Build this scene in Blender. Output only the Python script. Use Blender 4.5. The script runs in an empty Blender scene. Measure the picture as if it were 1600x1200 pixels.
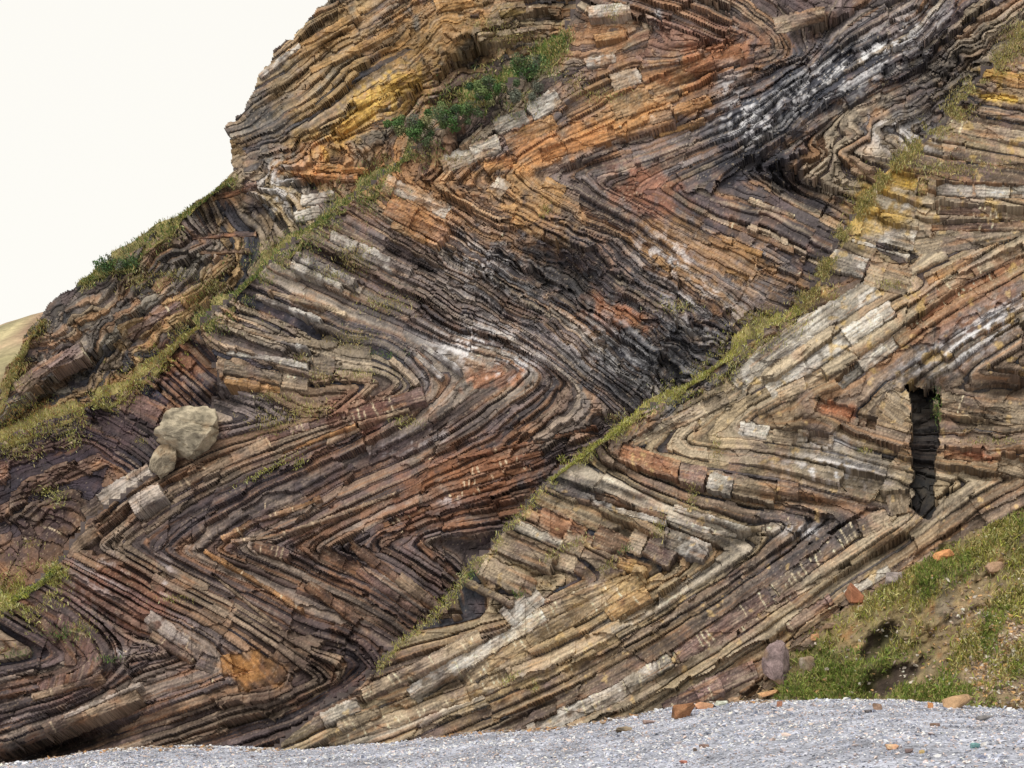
import bpy, bmesh, math
import numpy as np
from mathutils import Vector, Matrix
rng = np.random.default_rng(11)
scene = bpy.context.scene

# ------------------------------------------------------------------ camera, sky, sun, exposure
FPX = 2617.0                                   # focal length in pixels of the 1600 px wide photograph
CAM = np.array([0.0, 0.0, 1.7])
PITCH = math.radians(11.9)
cam_data = bpy.data.cameras.new("camera")
cam_data.sensor_width = 36.0
cam_data.lens = 36.0 * FPX / 1600.0
cam_data.clip_end = 2000.0
cam = bpy.data.objects.new("camera", cam_data)
cam.location = CAM
cam.rotation_euler = (math.radians(90) + PITCH, 0, 0)
scene.collection.objects.link(cam)
scene.camera = cam

world = bpy.data.worlds.new("World"); scene.world = world
world.use_nodes = True
nt = world.node_tree
bg = nt.nodes["Background"]
SUN_EL, SUN_AZ = math.radians(52), math.radians(205)    # azimuth from +Y, clockwise: behind and left of the camera
skyn = nt.nodes.new("ShaderNodeTexSky"); skyn.sky_type = 'NISHITA'; skyn.sun_disc = False
skyn.sun_elevation = SUN_EL; skyn.sun_rotation = SUN_AZ; skyn.dust_density = 4.0
mul = nt.nodes.new("ShaderNodeVectorMath"); mul.operation = 'SCALE'; mul.inputs['Scale'].default_value = 0.12
mixw = nt.nodes.new("ShaderNodeMix"); mixw.data_type = 'RGBA'; mixw.inputs['Factor'].default_value = 0.86
mixw.inputs['B'].default_value = (1.12, 1.085, 1.00, 1)     # even white overcast
nt.links.new(skyn.outputs['Color'], mul.inputs[0])
nt.links.new(mul.outputs['Vector'], mixw.inputs['A'])
nt.links.new(mixw.outputs['Result'], bg.inputs['Color'])
bg.inputs['Strength'].default_value = 1.0

sun_d = bpy.data.lights.new("sun", 'SUN'); sun_d.energy = 1.5; sun_d.angle = math.radians(14); sun_d.color = (1.0, 0.95, 0.87)
sun = bpy.data.objects.new("sun", sun_d); scene.collection.objects.link(sun)
sv = Vector((math.sin(SUN_AZ) * math.cos(SUN_EL), math.cos(SUN_AZ) * math.cos(SUN_EL), math.sin(SUN_EL)))
sun.rotation_euler = sv.to_track_quat('Z', 'Y').to_euler()

scene.view_settings.view_transform = 'Standard'
scene.view_settings.look = 'None'
scene.view_settings.exposure = 0.0
scene.view_settings.gamma = 1.0

# ------------------------------------------------------------------ mapping: photograph pixel + distance off the cliff's mean plane -> world
NRM = np.array([-0.25, -1.0, 0.40]); NRM /= np.linalg.norm(NRM)
P0 = np.array([0.0, 60.0, 1.5])
cp, sp_ = math.cos(PITCH), math.sin(PITCH)
def ray(px, py):
    px = np.asarray(px, float); py = np.asarray(py, float)
    x = (px - 800) / FPX; v = (600 - py) / FPX
    return np.stack([x, cp - v * sp_, sp_ + v * cp], -1)
def at(px, py, d):
    r = ray(px, py)
    t = (P0 @ NRM - CAM @ NRM + d) / (r @ NRM)
    return CAM + r * t[..., None]
def px_size(p):                                   # metres per photograph pixel at a point
    return np.linalg.norm(p - CAM, axis=-1) / FPX

# ------------------------------------------------------------------ numpy helpers
def _hash(i, j, seed):
    h = (i.astype(np.int64) * 374761393 + j.astype(np.int64) * 668265263 + seed * 1442695041) & 0xffffffff
    h = ((h ^ (h >> 13)) * 1274126177) & 0xffffffff
    h = (h ^ (h >> 16)) & 0xffffff
    return h.astype(np.float32) / 0xffffff
def vnoise(x, y, seed=0):
    xi = np.floor(x); yi = np.floor(y)
    fx = (x - xi).astype(np.float32); fy = (y - yi).astype(np.float32)
    fx = fx * fx * (3 - 2 * fx); fy = fy * fy * (3 - 2 * fy)
    xi = xi.astype(np.int64); yi = yi.astype(np.int64)
    a = _hash(xi, yi, seed); b = _hash(xi + 1, yi, seed); c = _hash(xi, yi + 1, seed); d = _hash(xi + 1, yi + 1, seed)
    return (a + (b - a) * fx) * (1 - fy) + (c + (d - c) * fx) * fy - 0.5        # -0.5..0.5
def fbm(x, y, scale, seed=0, octv=3, gain=0.5):
    o = 0; a = 1.0; s = 1.0 / scale
    for k in range(octv):
        o = o + a * vnoise(x * s + 17.3 * k, y * s - 9.1 * k, seed + 31 * k); a *= gain; s *= 2.03
    return o
def cells(x, y, scale, seed):                       # nearest-point cells: random value per cell and edge distance
    gx = x / scale; gy = y / scale
    ix = np.floor(gx).astype(np.int64); iy = np.floor(gy).astype(np.int64)
    b1 = np.full(gx.shape, 9.0, np.float32); b2 = b1.copy(); val = np.zeros(gx.shape, np.float32)
    for a in (-1, 0, 1):
        for b in (-1, 0, 1):
            jx = ix + a; jy = iy + b
            dd = np.hypot(jx + 0.1 + .8 * _hash(jx, jy, seed) - gx, jy + 0.1 + .8 * _hash(jx, jy, seed + 5) - gy).astype(np.float32)
            v = _hash(jx, jy, seed + 9)
            m = dd < b1
            b2 = np.where(m, b1, np.minimum(b2, dd)); val = np.where(m, v, val); b1 = np.where(m, dd, b1)
    return val, b2 - b1
def inside(poly, x, y):
    r = np.zeros(x.shape, bool); n = len(poly)
    for i in range(n):
        x0, y0 = poly[i]; x1, y1 = poly[(i + 1) % n]
        if y0 == y1: continue
        c = ((y0 > y) != (y1 > y)) & (x < (x1 - x0) * (y - y0) / (y1 - y0) + x0)
        r ^= c
    return r
def pdist(line, x, y):
    best = np.full(x.shape, 1e9, np.float32)
    for (x0, y0), (x1, y1) in zip(line[:-1], line[1:]):
        dx, dy = x1 - x0, y1 - y0; L = dx * dx + dy * dy
        t = np.clip(((x - x0) * dx + (y - y0) * dy) / L, 0, 1)
        best = np.minimum(best, np.hypot(x - x0 - t * dx, y - y0 - t * dy))
    return best
def blob(x, y, cx, cy, rx, ry, ang=0):
    a = math.radians(ang); c, s = math.cos(a), math.sin(a)
    u = ((x - cx) * c + (y - cy) * s) / rx; v = (-(x - cx) * s + (y - cy) * c) / ry
    return np.exp(-(u * u + v * v))
def ss(a, b, x):
    t = np.clip((x - a) / (b - a), 0, 1); return t * t * (3 - 2 * t)
def lin(r, g, b):
    c = np.array([r, g, b], float) / 255.0
    return np.where(c <= 0.04045, c / 12.92, ((c + 0.055) / 1.055) ** 2.4)
def resample(line, step):
    line = np.array(line, float); out = []
    for a, b in zip(line[:-1], line[1:]):
        n = max(1, int(np.linalg.norm(b - a) / step))
        for k in range(n): out.append(a + (b - a) * k / n)
    out.append(line[-1]); return np.array(out)

# ------------------------------------------------------------------ scene helpers
COL = scene.collection
def link(name, mesh, mat=None, parent=None, **props):
    o = bpy.data.objects.new(name, mesh)
    COL.objects.link(o)
    if mat is not None and mesh is not None and len(mesh.materials) == 0: mesh.materials.append(mat)
    if parent is not None: o.parent = parent
    for k, v in props.items(): o[k] = v
    return o
def mesh_np(name, verts, faces, cols=None, smooth=False):
    """faces: (n,k) int array, k = 3 or 4"""
    me = bpy.data.meshes.new(name)
    nv = len(verts); nf, k = faces.shape
    me.vertices.add(nv); me.vertices.foreach_set('co', np.ascontiguousarray(verts, np.float32).ravel())
    me.loops.add(nf * k); me.loops.foreach_set('vertex_index', np.ascontiguousarray(faces, np.int32).ravel())
    me.polygons.add(nf); me.polygons.foreach_set('loop_start', np.arange(0, nf * k, k, dtype=np.int32))
    me.polygons.foreach_set('use_smooth', np.full(nf, smooth, bool))
    if cols is not None:
        at_ = me.color_attributes.new('Col', 'FLOAT_COLOR', 'POINT')
        c4 = np.ones((nv, 4), np.float32); c4[:, :3] = cols
        at_.data.foreach_set('color', c4.ravel())
    me.update(calc_edges=True)
    return me

# ------------------------------------------------------------------ materials
def material(name, use_col=True, base=(0.3, 0.3, 0.3), rough=0.9, spec=0.25, n1=40.0, n2=9.0, amp=0.5, bump=0.35, bscale=60.0, trans=0.0):
    m = bpy.data.materials.new(name); m.use_nodes = True
    t = m.node_tree; b = t.nodes['Principled BSDF']
    b.inputs['Roughness'].default_value = rough; b.inputs['Specular IOR Level'].default_value = spec
    tc = t.nodes.new('ShaderNodeTexCoord')
    if use_col:
        src = t.nodes.new('ShaderNodeVertexColor'); src.layer_name = 'Col'; out = src.outputs['Color']
    else:
        src = t.nodes.new('ShaderNodeRGB'); src.outputs[0].default_value = (*base, 1); out = src.outputs[0]
    for sc_, a in ((n1, amp), (n2, amp * 0.6)):
        n = t.nodes.new('ShaderNodeTexNoise'); n.inputs['Scale'].default_value = sc_; n.inputs['Detail'].default_value = 6; n.inputs['Roughness'].default_value = 0.65
        t.links.new(tc.outputs['Object'], n.inputs['Vector'])
        mr = t.nodes.new('ShaderNodeMapRange'); mr.inputs['From Min'].default_value = 0.3; mr.inputs['From Max'].default_value = 0.7
        mr.inputs['To Min'].default_value = 1 - a; mr.inputs['To Max'].default_value = 1 + a
        t.links.new(n.outputs['Fac'], mr.inputs['Value'])
        mx = t.nodes.new('ShaderNodeVectorMath'); mx.operation = 'SCALE'
        t.links.new(out, mx.inputs[0]); t.links.new(mr.outputs['Result'], mx.inputs['Scale']); out = mx.outputs['Vector']
    t.links.new(out, b.inputs['Base Color'])
    if bump:
        n = t.nodes.new('ShaderNodeTexNoise'); n.inputs['Scale'].default_value = bscale; n.inputs['Detail'].default_value = 5
        t.links.new(tc.outputs['Object'], n.inputs['Vector'])
        bp = t.nodes.new('ShaderNodeBump'); bp.inputs['Strength'].default_value = bump; bp.inputs['Distance'].default_value = 0.03
        t.links.new(n.outputs['Fac'], bp.inputs['Height']); t.links.new(bp.outputs['Normal'], b.inputs['Normal'])
    if trans:
        b.inputs['Transmission Weight'].default_value = 0.0
    return m
M_ROCK = material('layered_rock', n1=45.0, n2=14.0, amp=0.16, bump=0.5, bscale=40.0)
M_STONE = material('loose_stone', n1=30.0, n2=6.0, amp=0.3, bump=0.5, bscale=25.0)
M_PEBBLE = material('shingle', n1=60.0, n2=12.0, amp=0.15, bump=0.2, bscale=80.0)
M_EARTH = material('earth_and_scree', n1=22.0, n2=4.0, amp=0.35, bump=0.8, bscale=18.0)
M_GRASS = material('grass_blades', n1=3.0, n2=0.7, amp=0.15, bump=0, rough=0.75, spec=0.15)
M_HILL = material('far_heath', n1=1.5, n2=0.25, amp=0.3, bump=0.6, bscale=1.2)

M_BED = material('shingle_bed', n1=60.0, n2=3.0, amp=0.12, bump=0)
_t = M_BED.node_tree; _b = _t.nodes['Principled BSDF']; _tc = _t.nodes.new('ShaderNodeTexCoord')
_v = _t.nodes.new('ShaderNodeTexVoronoi'); _v.inputs['Scale'].default_value = 14.0; _t.links.new(_tc.outputs['Object'], _v.inputs['Vector'])
_hs = _t.nodes.new('ShaderNodeSeparateColor'); _t.links.new(_v.outputs['Color'], _hs.inputs['Color'])
_mr = _t.nodes.new('ShaderNodeMapRange'); _mr.inputs['To Min'].default_value = .45; _mr.inputs['To Max'].default_value = 1.5; _t.links.new(_hs.outputs['Red'], _mr.inputs['Value'])
_sc = _t.nodes.new('ShaderNodeVectorMath'); _sc.operation = 'SCALE'; _src = _b.inputs['Base Color'].links[0].from_socket
_t.links.new(_src, _sc.inputs[0]); _t.links.new(_mr.outputs['Result'], _sc.inputs['Scale']); _t.links.new(_sc.outputs['Vector'], _b.inputs['Base Color'])
_bp = _t.nodes.new('ShaderNodeBump'); _bp.inputs['Distance'].default_value = .05; _bp.invert = True; _t.links.new(_v.outputs['Distance'], _bp.inputs['Height']); _t.links.new(_bp.outputs['Normal'], _b.inputs['Normal'])

# ------------------------------------------------------------------ traced outlines (photograph pixels)
SIL = [(560,-130),(525,-40),(510,0),(480,35),(458,62),(432,74),(420,100),(404,114),(398,140),(386,165),(370,180),(352,200),(358,213),(362,240),
       (365,270),(330,300),(290,330),(240,366),(200,400),(160,420),(120,442),(88,464),(66,490),(42,520),(26,555),(10,575),(3,600),(-30,640),(-130,700)]
TAL = [(1760,715),(1600,797),(1530,827),(1450,872),(1392,907),(1330,947),(1270,985),(1232,1018),(1222,1050),(1205,1100)]
BASE = [(-130,1240),(-60,1222),(60,1215),(150,1195),(280,1190),(500,1188),(620,1180),(760,1165),(860,1160),(1000,1135),(1080,1120),(1215,1115)]
CLIFF = SIL + BASE + [(x + 26, y + 26) for x, y in TAL[::-1]] + [(1760,-130)]
A = [(965,-140),(930,-60),(905,0),(885,50),(845,95),(800,130),(740,162),(690,205),(650,232),(620,262),(550,312),(500,347),(450,387),(400,432),
     (350,478),(310,512),(270,545),(230,582),(190,612),(140,634),(80,655),(0,690),(-140,750)]
C = [(310,512),(338,560),(345,605),(325,655),(245,740),(140,812),(95,880),(60,915),(0,955),(-140,1015)]
B = [(1730,-140),(1640,-30),(1600,40),(1580,80),(1540,112),(1500,165),(1470,200),(1420,240),(1390,265),(1370,290),(1345,325),(1320,360),(1300,400),
     (1280,440),(1250,482),(1200,515),(1140,562),(1080,602),(1000,647),(940,692),(880,737),(850,762),(825,795),(800,820),(770,855),(735,885),(715,920),
     (690,955),(655,985),(620,1010),(590,1048),(560,1074),(500,1108),(440,1160),(380,1240)]
POLY1 = A + [(-300,750),(-300,-140)]
POLY2 = A[15:] + C[::-1]
POLY4 = B + [(1800,1240),(1800,-140)]

# bedding strokes, each drawn from its lower to its upper end (s grows to the right hand)
S3 = [[(330,960),(250,905),(165,850),(250,795),(350,745)], [(260,950),(170,895),(95,856),(170,808),(260,752)], [(420,985),(330,920),(245,862),(300,830),(400,780),(520,735)], [(100,900),(60,880)], [(760,905),(735,880),(775,850)],
 [(0,1085),(100,1062),(150,1040),(140,1012),(90,975),(30,945)], [(20,1160),(100,1130),(190,1095),(235,1080)],
 [(235,1060),(300,1047),(335,1036),(320,1015),(280,980),(230,955)], [(250,1110),(350,1078),(430,1064),(440,1050),(400,1015),(340,980),(300,950),(240,915),(170,860)],
 [(250,1160),(400,1115),(540,1072),(590,1047),(560,1010),(470,950),(400,905),(320,860),(345,840),(400,812),(460,795),(560,755),(680,712),(800,672),(905,645)],
 [(420,1150),(520,1105),(620,1050)], [(640,1000),(540,930),(440,870),(398,850),(430,838),(520,808),(600,775),(700,742),(810,715),(930,680)],
 [(660,960),(580,905),(500,858),(530,842),(600,805),(700,772),(790,752),(860,725)], [(700,930),(640,880),(598,850),(640,830),(720,800),(800,780)],
 [(720,900),(680,870),(650,850),(660,835),(700,820),(790,800)], [(520,1050),(420,980),(330,920),(250,860)], [(440,1000),(350,940),(200,860)],
 [(130,850),(250,770),(330,720),(420,685),(540,655),(690,612)], [(270,800),(350,762),(470,718),(560,690),(650,665),(800,620)], [(300,830),(420,770),(560,715),(700,680)],
 [(180,850),(270,790),(360,740)], [(540,660),(620,640),(690,612),(740,592)], [(560,655),(640,622),(662,604),(630,572),(590,552),(540,545)],
 [(520,602),(450,590),(350,568)], [(500,640),(420,620),(345,600)], [(560,570),(470,545),(360,505)], [(560,445),(460,397)], [(640,428),(515,364)], [(720,378),(610,312)],
 [(705,332),(600,280)], [(540,490),(430,440),(390,420)], [(520,522),(370,470)], [(640,500),(560,460)], [(865,380),(795,340)], [(760,420),(680,370)], [(1080,430),(1010,386)],
 [(1300,330),(1200,277)], [(1290,362),(1160,306)], [(1240,430),(1100,370),(1020,330)], [(1170,490),(1080,430),(1010,392)], [(1120,520),(1020,450),(980,420)],
 [(1080,560),(980,500)], [(1000,610),(900,545)], [(860,560),(790,510)], [(700,612),(800,596),(830,582),(800,560),(740,540)], [(720,500),(650,452)], [(840,470),(760,428)],
 [(640,272),(700,246),(790,206),(870,162)], [(760,272),(850,232),(960,192),(1060,150),(1160,108)], [(850,255),(950,220),(1040,200)], [(1010,222),(1110,182),(1200,142)],
 [(950,170),(1010,140),(1090,110),(1180,80)], [(1190,240),(1260,200),(1330,150),(1420,90)], [(1130,200),(1230,130),(1330,65),(1420,30)], [(1240,268),(1330,225),(1420,170)],
 [(950,262),(1050,242),(1130,216)], [(1260,55),(1180,30),(1090,12)], [(1160,42),(1060,28),(960,18)], [(1420,110),(1500,60),(1590,0)], [(1440,237),(1370,207),(1330,200)],
 [(1400,272),(1280,232)], [(1350,100),(1440,40),(1500,-40)], [(900,120),(960,80),(1010,60)], [(1250,-20),(1150,-60),(1050,-80)], [(880,320),(800,280)], [(1000,350),(900,300)]]
S4 = [[(1600,215),(1485,198)], [(1600,160),(1530,145)], [(1690,310),(1600,302),(1470,288),(1390,270)], [(1600,346),(1460,332),(1345,298)], [(1430,396),(1340,358)], [(1440,442),(1305,385)],
 [(1700,165),(1600,120),(1550,110)], [(1150,592),(1260,512),(1370,444),(1480,400),(1600,345)], [(1200,602),(1300,540),(1400,472),(1600,375)], [(1230,612),(1350,556),(1480,450),(1600,400)],
 [(1320,622),(1440,540),(1600,440)], [(1400,592),(1500,530),(1600,480),(1690,430)], [(1480,602),(1600,530)], [(990,694),(1100,641),(1150,612)],
 [(1300,740),(1200,716),(1080,697),(1066,684),(1100,664),(1160,635),(1210,612)], [(1300,692),(1200,680),(1150,668),(1180,640),(1220,622)], [(1400,710),(1330,682),(1270,640)],
 [(1400,792),(1280,772),(1100,746),(1010,722),(966,702),(1000,676),(1060,647),(1130,622)], [(1380,802),(1250,782),(1130,766),(1010,746),(920,726),(885,732)],
 [(830,1142),(960,1086),(1070,1020),(1200,930),(1330,838),(1415,793),(1380,775)], [(1180,852),(1050,797),(960,766),(860,752)], [(1060,860),(920,802),(838,770)], [(1000,872),(900,832),(825,797)],
 [(930,900),(870,862),(800,822)], [(850,926),(750,872)], [(800,956),(725,906)], [(1330,792),(1200,776),(1060,752)], [(500,1132),(600,1076),(720,1010),(850,942),(960,905)],
 [(560,1152),(700,1082),(850,1002),(1020,912)], [(650,1157),(800,1082),(950,1000),(1100,910),(1200,850)], [(760,1142),(900,1076),(1050,980),(1200,880),(1300,822)],
 [(900,1132),(1040,1060),(1150,990),(1300,890),(1400,832)], [(1000,1122),(1130,1042),(1250,970),(1340,912)], [(1100,1092),(1200,1020)], [(1690,650),(1600,642),(1470,612)],
 [(1690,700),(1600,692),(1470,674)], [(1600,732),(1480,702)], [(1450,832),(1520,792),(1600,756),(1690,700)], [(430,1180),(520,1130),(600,1090)], [(1690,600),(1600,590),(1520,585)]]
S1 = [[(400,152),(480,72),(570,0)], [(440,172),(540,97),(640,22),(700,-40)], [(480,202),(560,142),(650,82)], [(450,222),(530,182),(620,122)], [(570,266),(490,254)], [(540,302),(440,286)],
 [(440,334),(330,330)], [(430,370),(320,360)], [(20,642),(110,582),(200,532)], [(60,512),(150,482),(250,432)], [(190,542),(280,482)], [(100,562),(200,502),(330,432)], [(0,680),(100,620),(200,560)],
 [(700,22),(800,-8)], [(740,62),(860,46)], [(660,132),(720,92),(760,62)], [(620,190),(650,120),(665,80)], [(640,60),(720,-20)], [(380,250),(450,240)], [(260,420),(340,395)], [(700,150),(780,120)]]
S2 = [[(0,832),(100,786),(180,752)], [(0,872),(90,822),(150,792)], [(300,657),(190,602)], [(320,632),(235,562)], [(240,722),(140,692)], [(0,760),(80,730),(150,705)], [(60,850),(130,810)], [(0,900),(60,862)], [(0,930),(80,880)],
 [(0,790),(60,770)], [(200,660),(130,640)], [(0,730),(40,700),(100,660)]]
DOMS = {1: S1, 2: S2, 3: S3, 4: S4}

# ------------------------------------------------------------------ bedding field: s across the beds, t along them
H = 1.78
GX = np.arange(-70, 1672, H); GY = np.arange(-66, 1230, H)
PX, PY = np.meshgrid(GX, GY); PX = PX.astype(np.float32); PY = PY.astype(np.float32)
CH = 5.0
cx_ = np.arange(-110, 1720, CH); cy_ = np.arange(-104, 1252, CH)
CX, CY = np.meshgrid(cx_, cy_)
def poisson(gx, gy):
    """least-squares surface whose gradient is (gx, gy), Neumann borders"""
    ny, nx = gx.shape
    dv = np.zeros((ny, nx))
    hx = 0.5 * (gx[:, :-1] + gx[:, 1:]); hy = 0.5 * (gy[:-1] + gy[1:])
    dv[:, :-1] += hx; dv[:, 1:] -= hx; dv[:-1] += hy; dv[1:] -= hy
    dv *= CH
    m = np.concatenate([dv, dv[::-1]], 0); m = np.concatenate([m, m[:, ::-1]], 1)
    f = np.fft.rfft2(m)
    ky = 2 - 2 * np.cos(2 * np.pi * np.fft.fftfreq(2 * ny)); kx = 2 - 2 * np.cos(2 * np.pi * np.fft.rfftfreq(2 * nx))
    den = ky[:, None] + kx[None]; den[0, 0] = 1
    f = f / den; f[0, 0] = 0
    return np.fft.irfft2(f, s=(2 * ny, 2 * nx))[:ny, :nx]
def aniso(tx_, ty_, nx_, ny_, eps=0.12, iters=60):
    """surface level along the bedding direction (t) that climbs about 1 per pixel across it (n): preconditioned conjugate gradients"""
    c = lambda a: 0.25 * (a[:-1, :-1] + a[1:, :-1] + a[:-1, 1:] + a[1:, 1:])
    tx, ty = c(tx_), c(ty_); L = np.hypot(tx, ty) + 1e-9; tx, ty = tx / L, ty / L
    nx, ny = -ty, tx
    axx = tx * tx + eps * nx * nx + .01; axy = tx * ty + eps * nx * ny; ayy = ty * ty + eps * ny * ny + .01
    def grad(s):
        gx = 0.5 * (s[:-1, 1:] - s[:-1, :-1] + s[1:, 1:] - s[1:, :-1]) / CH; gy = 0.5 * (s[1:, :-1] - s[:-1, :-1] + s[1:, 1:] - s[:-1, 1:]) / CH
        return gx, gy
    def gradT(gx, gy):
        o = np.zeros((gx.shape[0] + 1, gx.shape[1] + 1)); gx = .5 * gx / CH; gy = .5 * gy / CH
        o[:-1, 1:] += gx - gy; o[:-1, :-1] -= gx + gy; o[1:, 1:] += gx + gy; o[1:, :-1] += gy - gx
        return o
    def op(s):
        gx, gy = grad(s); r = gradT(axx * gx + axy * gy, axy * gx + ayy * gy)
        d = np.zeros_like(s); e = (s[:, 1:] - s[:, :-1]) * .01 / CH ** 2; d[:, 1:] += e; d[:, :-1] -= e
        e = (s[1:] - s[:-1]) * .01 / CH ** 2; d[1:] += e; d[:-1] -= e
        return r + d
    def prec(r):
        ny_s, nx_s = r.shape
        m = np.concatenate([r, r[::-1]], 0); m = np.concatenate([m, m[:, ::-1]], 1); f = np.fft.rfft2(m)
        ky = 2 - 2 * np.cos(2 * np.pi * np.fft.fftfreq(2 * ny_s)); kx = 2 - 2 * np.cos(2 * np.pi * np.fft.rfftfreq(2 * nx_s))
        den = ky[:, None] + kx[None]; den[0, 0] = 1; f /= den; f[0, 0] = 0
        return np.fft.irfft2(f, s=(2 * ny_s, 2 * nx_s))[:ny_s, :nx_s]
    b = gradT((eps + .01) * nx, (eps + .01) * ny)
    x = np.zeros_like(b); r = b.copy(); z = prec(r); p = z.copy(); rz_ = (r * z).sum()
    for it in range(iters):
        q = op(p); a = rz_ / (p * q).sum(); x += a * p; r -= a * q; z = prec(r); rn = (r * z).sum(); p = z + rn / rz_ * p; rz_ = rn
    return x
def upsample(a):
    fx = (GX - cx_[0]) / CH; fy = (GY - cy_[0]) / CH
    ix = np.clip(fx.astype(int), 0, len(cx_) - 2); iy = np.clip(fy.astype(int), 0, len(cy_) - 2)
    wx = (fx - ix)[None]; wy = (fy - iy)[:, None]
    r0 = a[iy][:, ix] * (1 - wx) + a[iy][:, ix + 1] * wx
    r1 = a[iy + 1][:, ix] * (1 - wx) + a[iy + 1][:, ix + 1] * wx
    return (r0 * (1 - wy) + r1 * wy).astype(np.float32)
def solve_dom(strokes):
    P, D = [], []
    for st in strokes:
        r = resample(st, 8.0)
        d = np.gradient(r, axis=0); d /= np.linalg.norm(d, axis=1)[:, None] + 1e-9
        seg = np.diff(r, axis=0); seg /= np.linalg.norm(seg, axis=1)[:, None]
        P.append(0.5 * (r[1:] + r[:-1])); D.append(seg)
    P = np.concatenate(P); D = np.concatenate(D)
    dx = np.zeros(CX.shape); dy = np.zeros(CX.shape); X = CX.ravel().astype(np.float64); Y = CY.ravel().astype(np.float64)
    ax = np.zeros(X.shape, np.float64); ay = np.zeros(X.shape, np.float64)
    for k in range(len(P)):
        w = 1.0 / ((X - P[k, 0]) ** 2 + (Y - P[k, 1]) ** 2 + 30.0); w *= w; w *= w; w *= 1e14
        ax += w * D[k, 0]; ay += w * D[k, 1]
    nn = np.hypot(ax, ay) + 1e-20
    ax = (ax / nn).reshape(CX.shape).astype(float); ay = (ay / nn).reshape(CX.shape).astype(float)
    nx, ny = -ay, ax
    s = aniso(ax, ay, nx, ny)
    gx, gy = ax, ay
    for it in range(10):
        t = poisson(gx, gy)
        ty_, tx_ = np.gradient(t, CH)
        mag = np.clip(tx_ * ax + ty_ * ay, 0.6, 1.5)
        gx, gy = ax * mag, ay * mag
    return upsample(s), upsample(t)

wob = fbm(PX, PY, 110, 3, 2) * 6 + fbm(PX, PY, 22, 4, 2) * 1.0
S = np.zeros(PX.shape, np.float32); T = np.zeros(PX.shape, np.float32)
m1 = inside(POLY1, PX, PY); m2 = inside(POLY2, PX, PY); m4 = inside(POLY4, PX, PY) & ~m1
DOMV = np.where(m4, 4, np.where(m1, 1, np.where(m2, 2, 3))).astype(np.int32)
rough_zone = np.clip(blob(PX, PY, 850, 420, 190, 110, 10) + blob(PX, PY, 1060, 560, 130, 80, -30) + blob(PX, PY, 740, 90, 130, 80) + blob(PX, PY, 1480, 110, 110, 70, -40)
                     + 0.7 * blob(PX, PY, 1210, 150, 110, 70, -30) + .6 * blob(PX, PY, 430, 260, 90, 60) + .6 * blob(PX, PY, 1540, 680, 80, 60) + .6 * blob(PX, PY, 150, 560, 150, 80, -35), 0, 1)
ROUGH = rough_zone
SD, TD = {}, {}
for dnum, st in DOMS.items():
    s_, t_ = solve_dom(st)
    # small faults and slipped joint blocks: the beds jump a little from block to block
    fc1, _ = cells(PX + 10 * fbm(PX, PY, 30, 41, 2) + .4 * PY, PY * .7, 95.0, 43 + dnum); fc2, _ = cells(PX - .3 * PY + 6 * fbm(PX, PY, 14, 42, 2), PY * .8 + .2 * PX, 38.0, 47 + dnum)
    SD[dnum] = s_ + wob * (1.4 if dnum == 1 else 1.0) + ROUGH * fbm(PX, PY, 34, 44, 3) * 17 + (fbm(PX, PY, 60, 45, 2) * 4 if dnum in (1, 3) else 0) * (PY < 640) + (fc1 - .5) * 5 + (fc2 - .5) * (1.6 + 16 * ROUGH); TD[dnum] = t_ + (fc1 - .5) * 60

# ------------------------------------------------------------------ base relief of each buttress (metres off the mean plane)
dA = upsample(pdist(A, CX, CY)); dB = upsample(pdist(B, CX, CY)); dC = upsample(pdist(C, CX, CY))
macro = fbm(PX, PY, 260, 21, 3) * 0.9 + fbm(PX, PY, 70, 22, 3) * 0.45
BD = {1: -0.9 * np.exp(-dA / 70) + macro * 1.5, 2: 0.45 + macro, 3: 0.9 + 1.4 * np.exp(-np.minimum(dA, dC) / 240) - 0.9 * np.exp(-dB / 80) + macro,
      4: 1.9 + 1.2 * np.exp(-dB / 280) + macro}
HOLLOW = [(1520,660,50,6,6,-.5),(1530,745,60,8,8,-.5),(1570,610,60,14,4,-.5),(1480,640,14,50,0,-.3),(470,120,70,8,-38,-.5),(565,132,60,8,-32,-.5),(600,88,50,8,-35,-.5),(415,235,40,30,0,-.5),(652,150,14,60,25,-.6),(530,60,60,7,-36,-.5),(480,290,30,10,0,-.5),(1010,215,70,8,-16,-.4),(900,262,60,8,-14,-.4),(1110,70,70,10,-10,-.5),(640,405,60,8,26,-.4),(740,430,50,10,25,-.4),
          (870,430,105,42,10,-0.9),(1060,575,90,50,-30,-0.7),(1110,122,60,16,-15,-0.7),(1245,292,75,20,24,-0.9),(370,345,55,36,0,-0.7),(75,618,62,13,-36,-1.2),(95,1166,120,19,-14,-2.4),
          (690,1078,45,9,-25,-0.8),(1150,845,40,10,-20,-0.6),(1255,700,32,30,-30,-0.5),(1290,45,60,14,-25,-0.9),(170,560,60,22,-35,-0.8),(430,170,40,14,-45,-0.6),(740,95,40,22,0,-0.9),
          (690,160,20,14,0,-0.6),(345,625,30,14,0,-0.9),(1030,1065,60,9,-25,-0.6),(700,705,30,12,-25,-0.4),(1580,600,50,14,0,-0.7),(1390,855,60,12,-30,-0.7),(1445,700,22,100,2,-.45),
          (1440,603,44,12,10,-.45),(270,730,20,10,-35,-0.6),(240,800,18,10,-35,-0.6),(960,545,50,25,-30,-0.4),(540,215,20,14,-40,-0.4),(520,530,40,12,20,-0.5),(960,735,40,8,18,-0.5),
          (1250,782,110,7,7,-0.45),(1000,780,60,7,17,-0.35),(820,1120,60,6,-27,-0.5),(1480,270,40,20,5,-0.4)]
hol = np.zeros(PX.shape, np.float32)
for h_ in HOLLOW: hol += blob(PX, PY, *h_[:5]) * h_[5]
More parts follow.
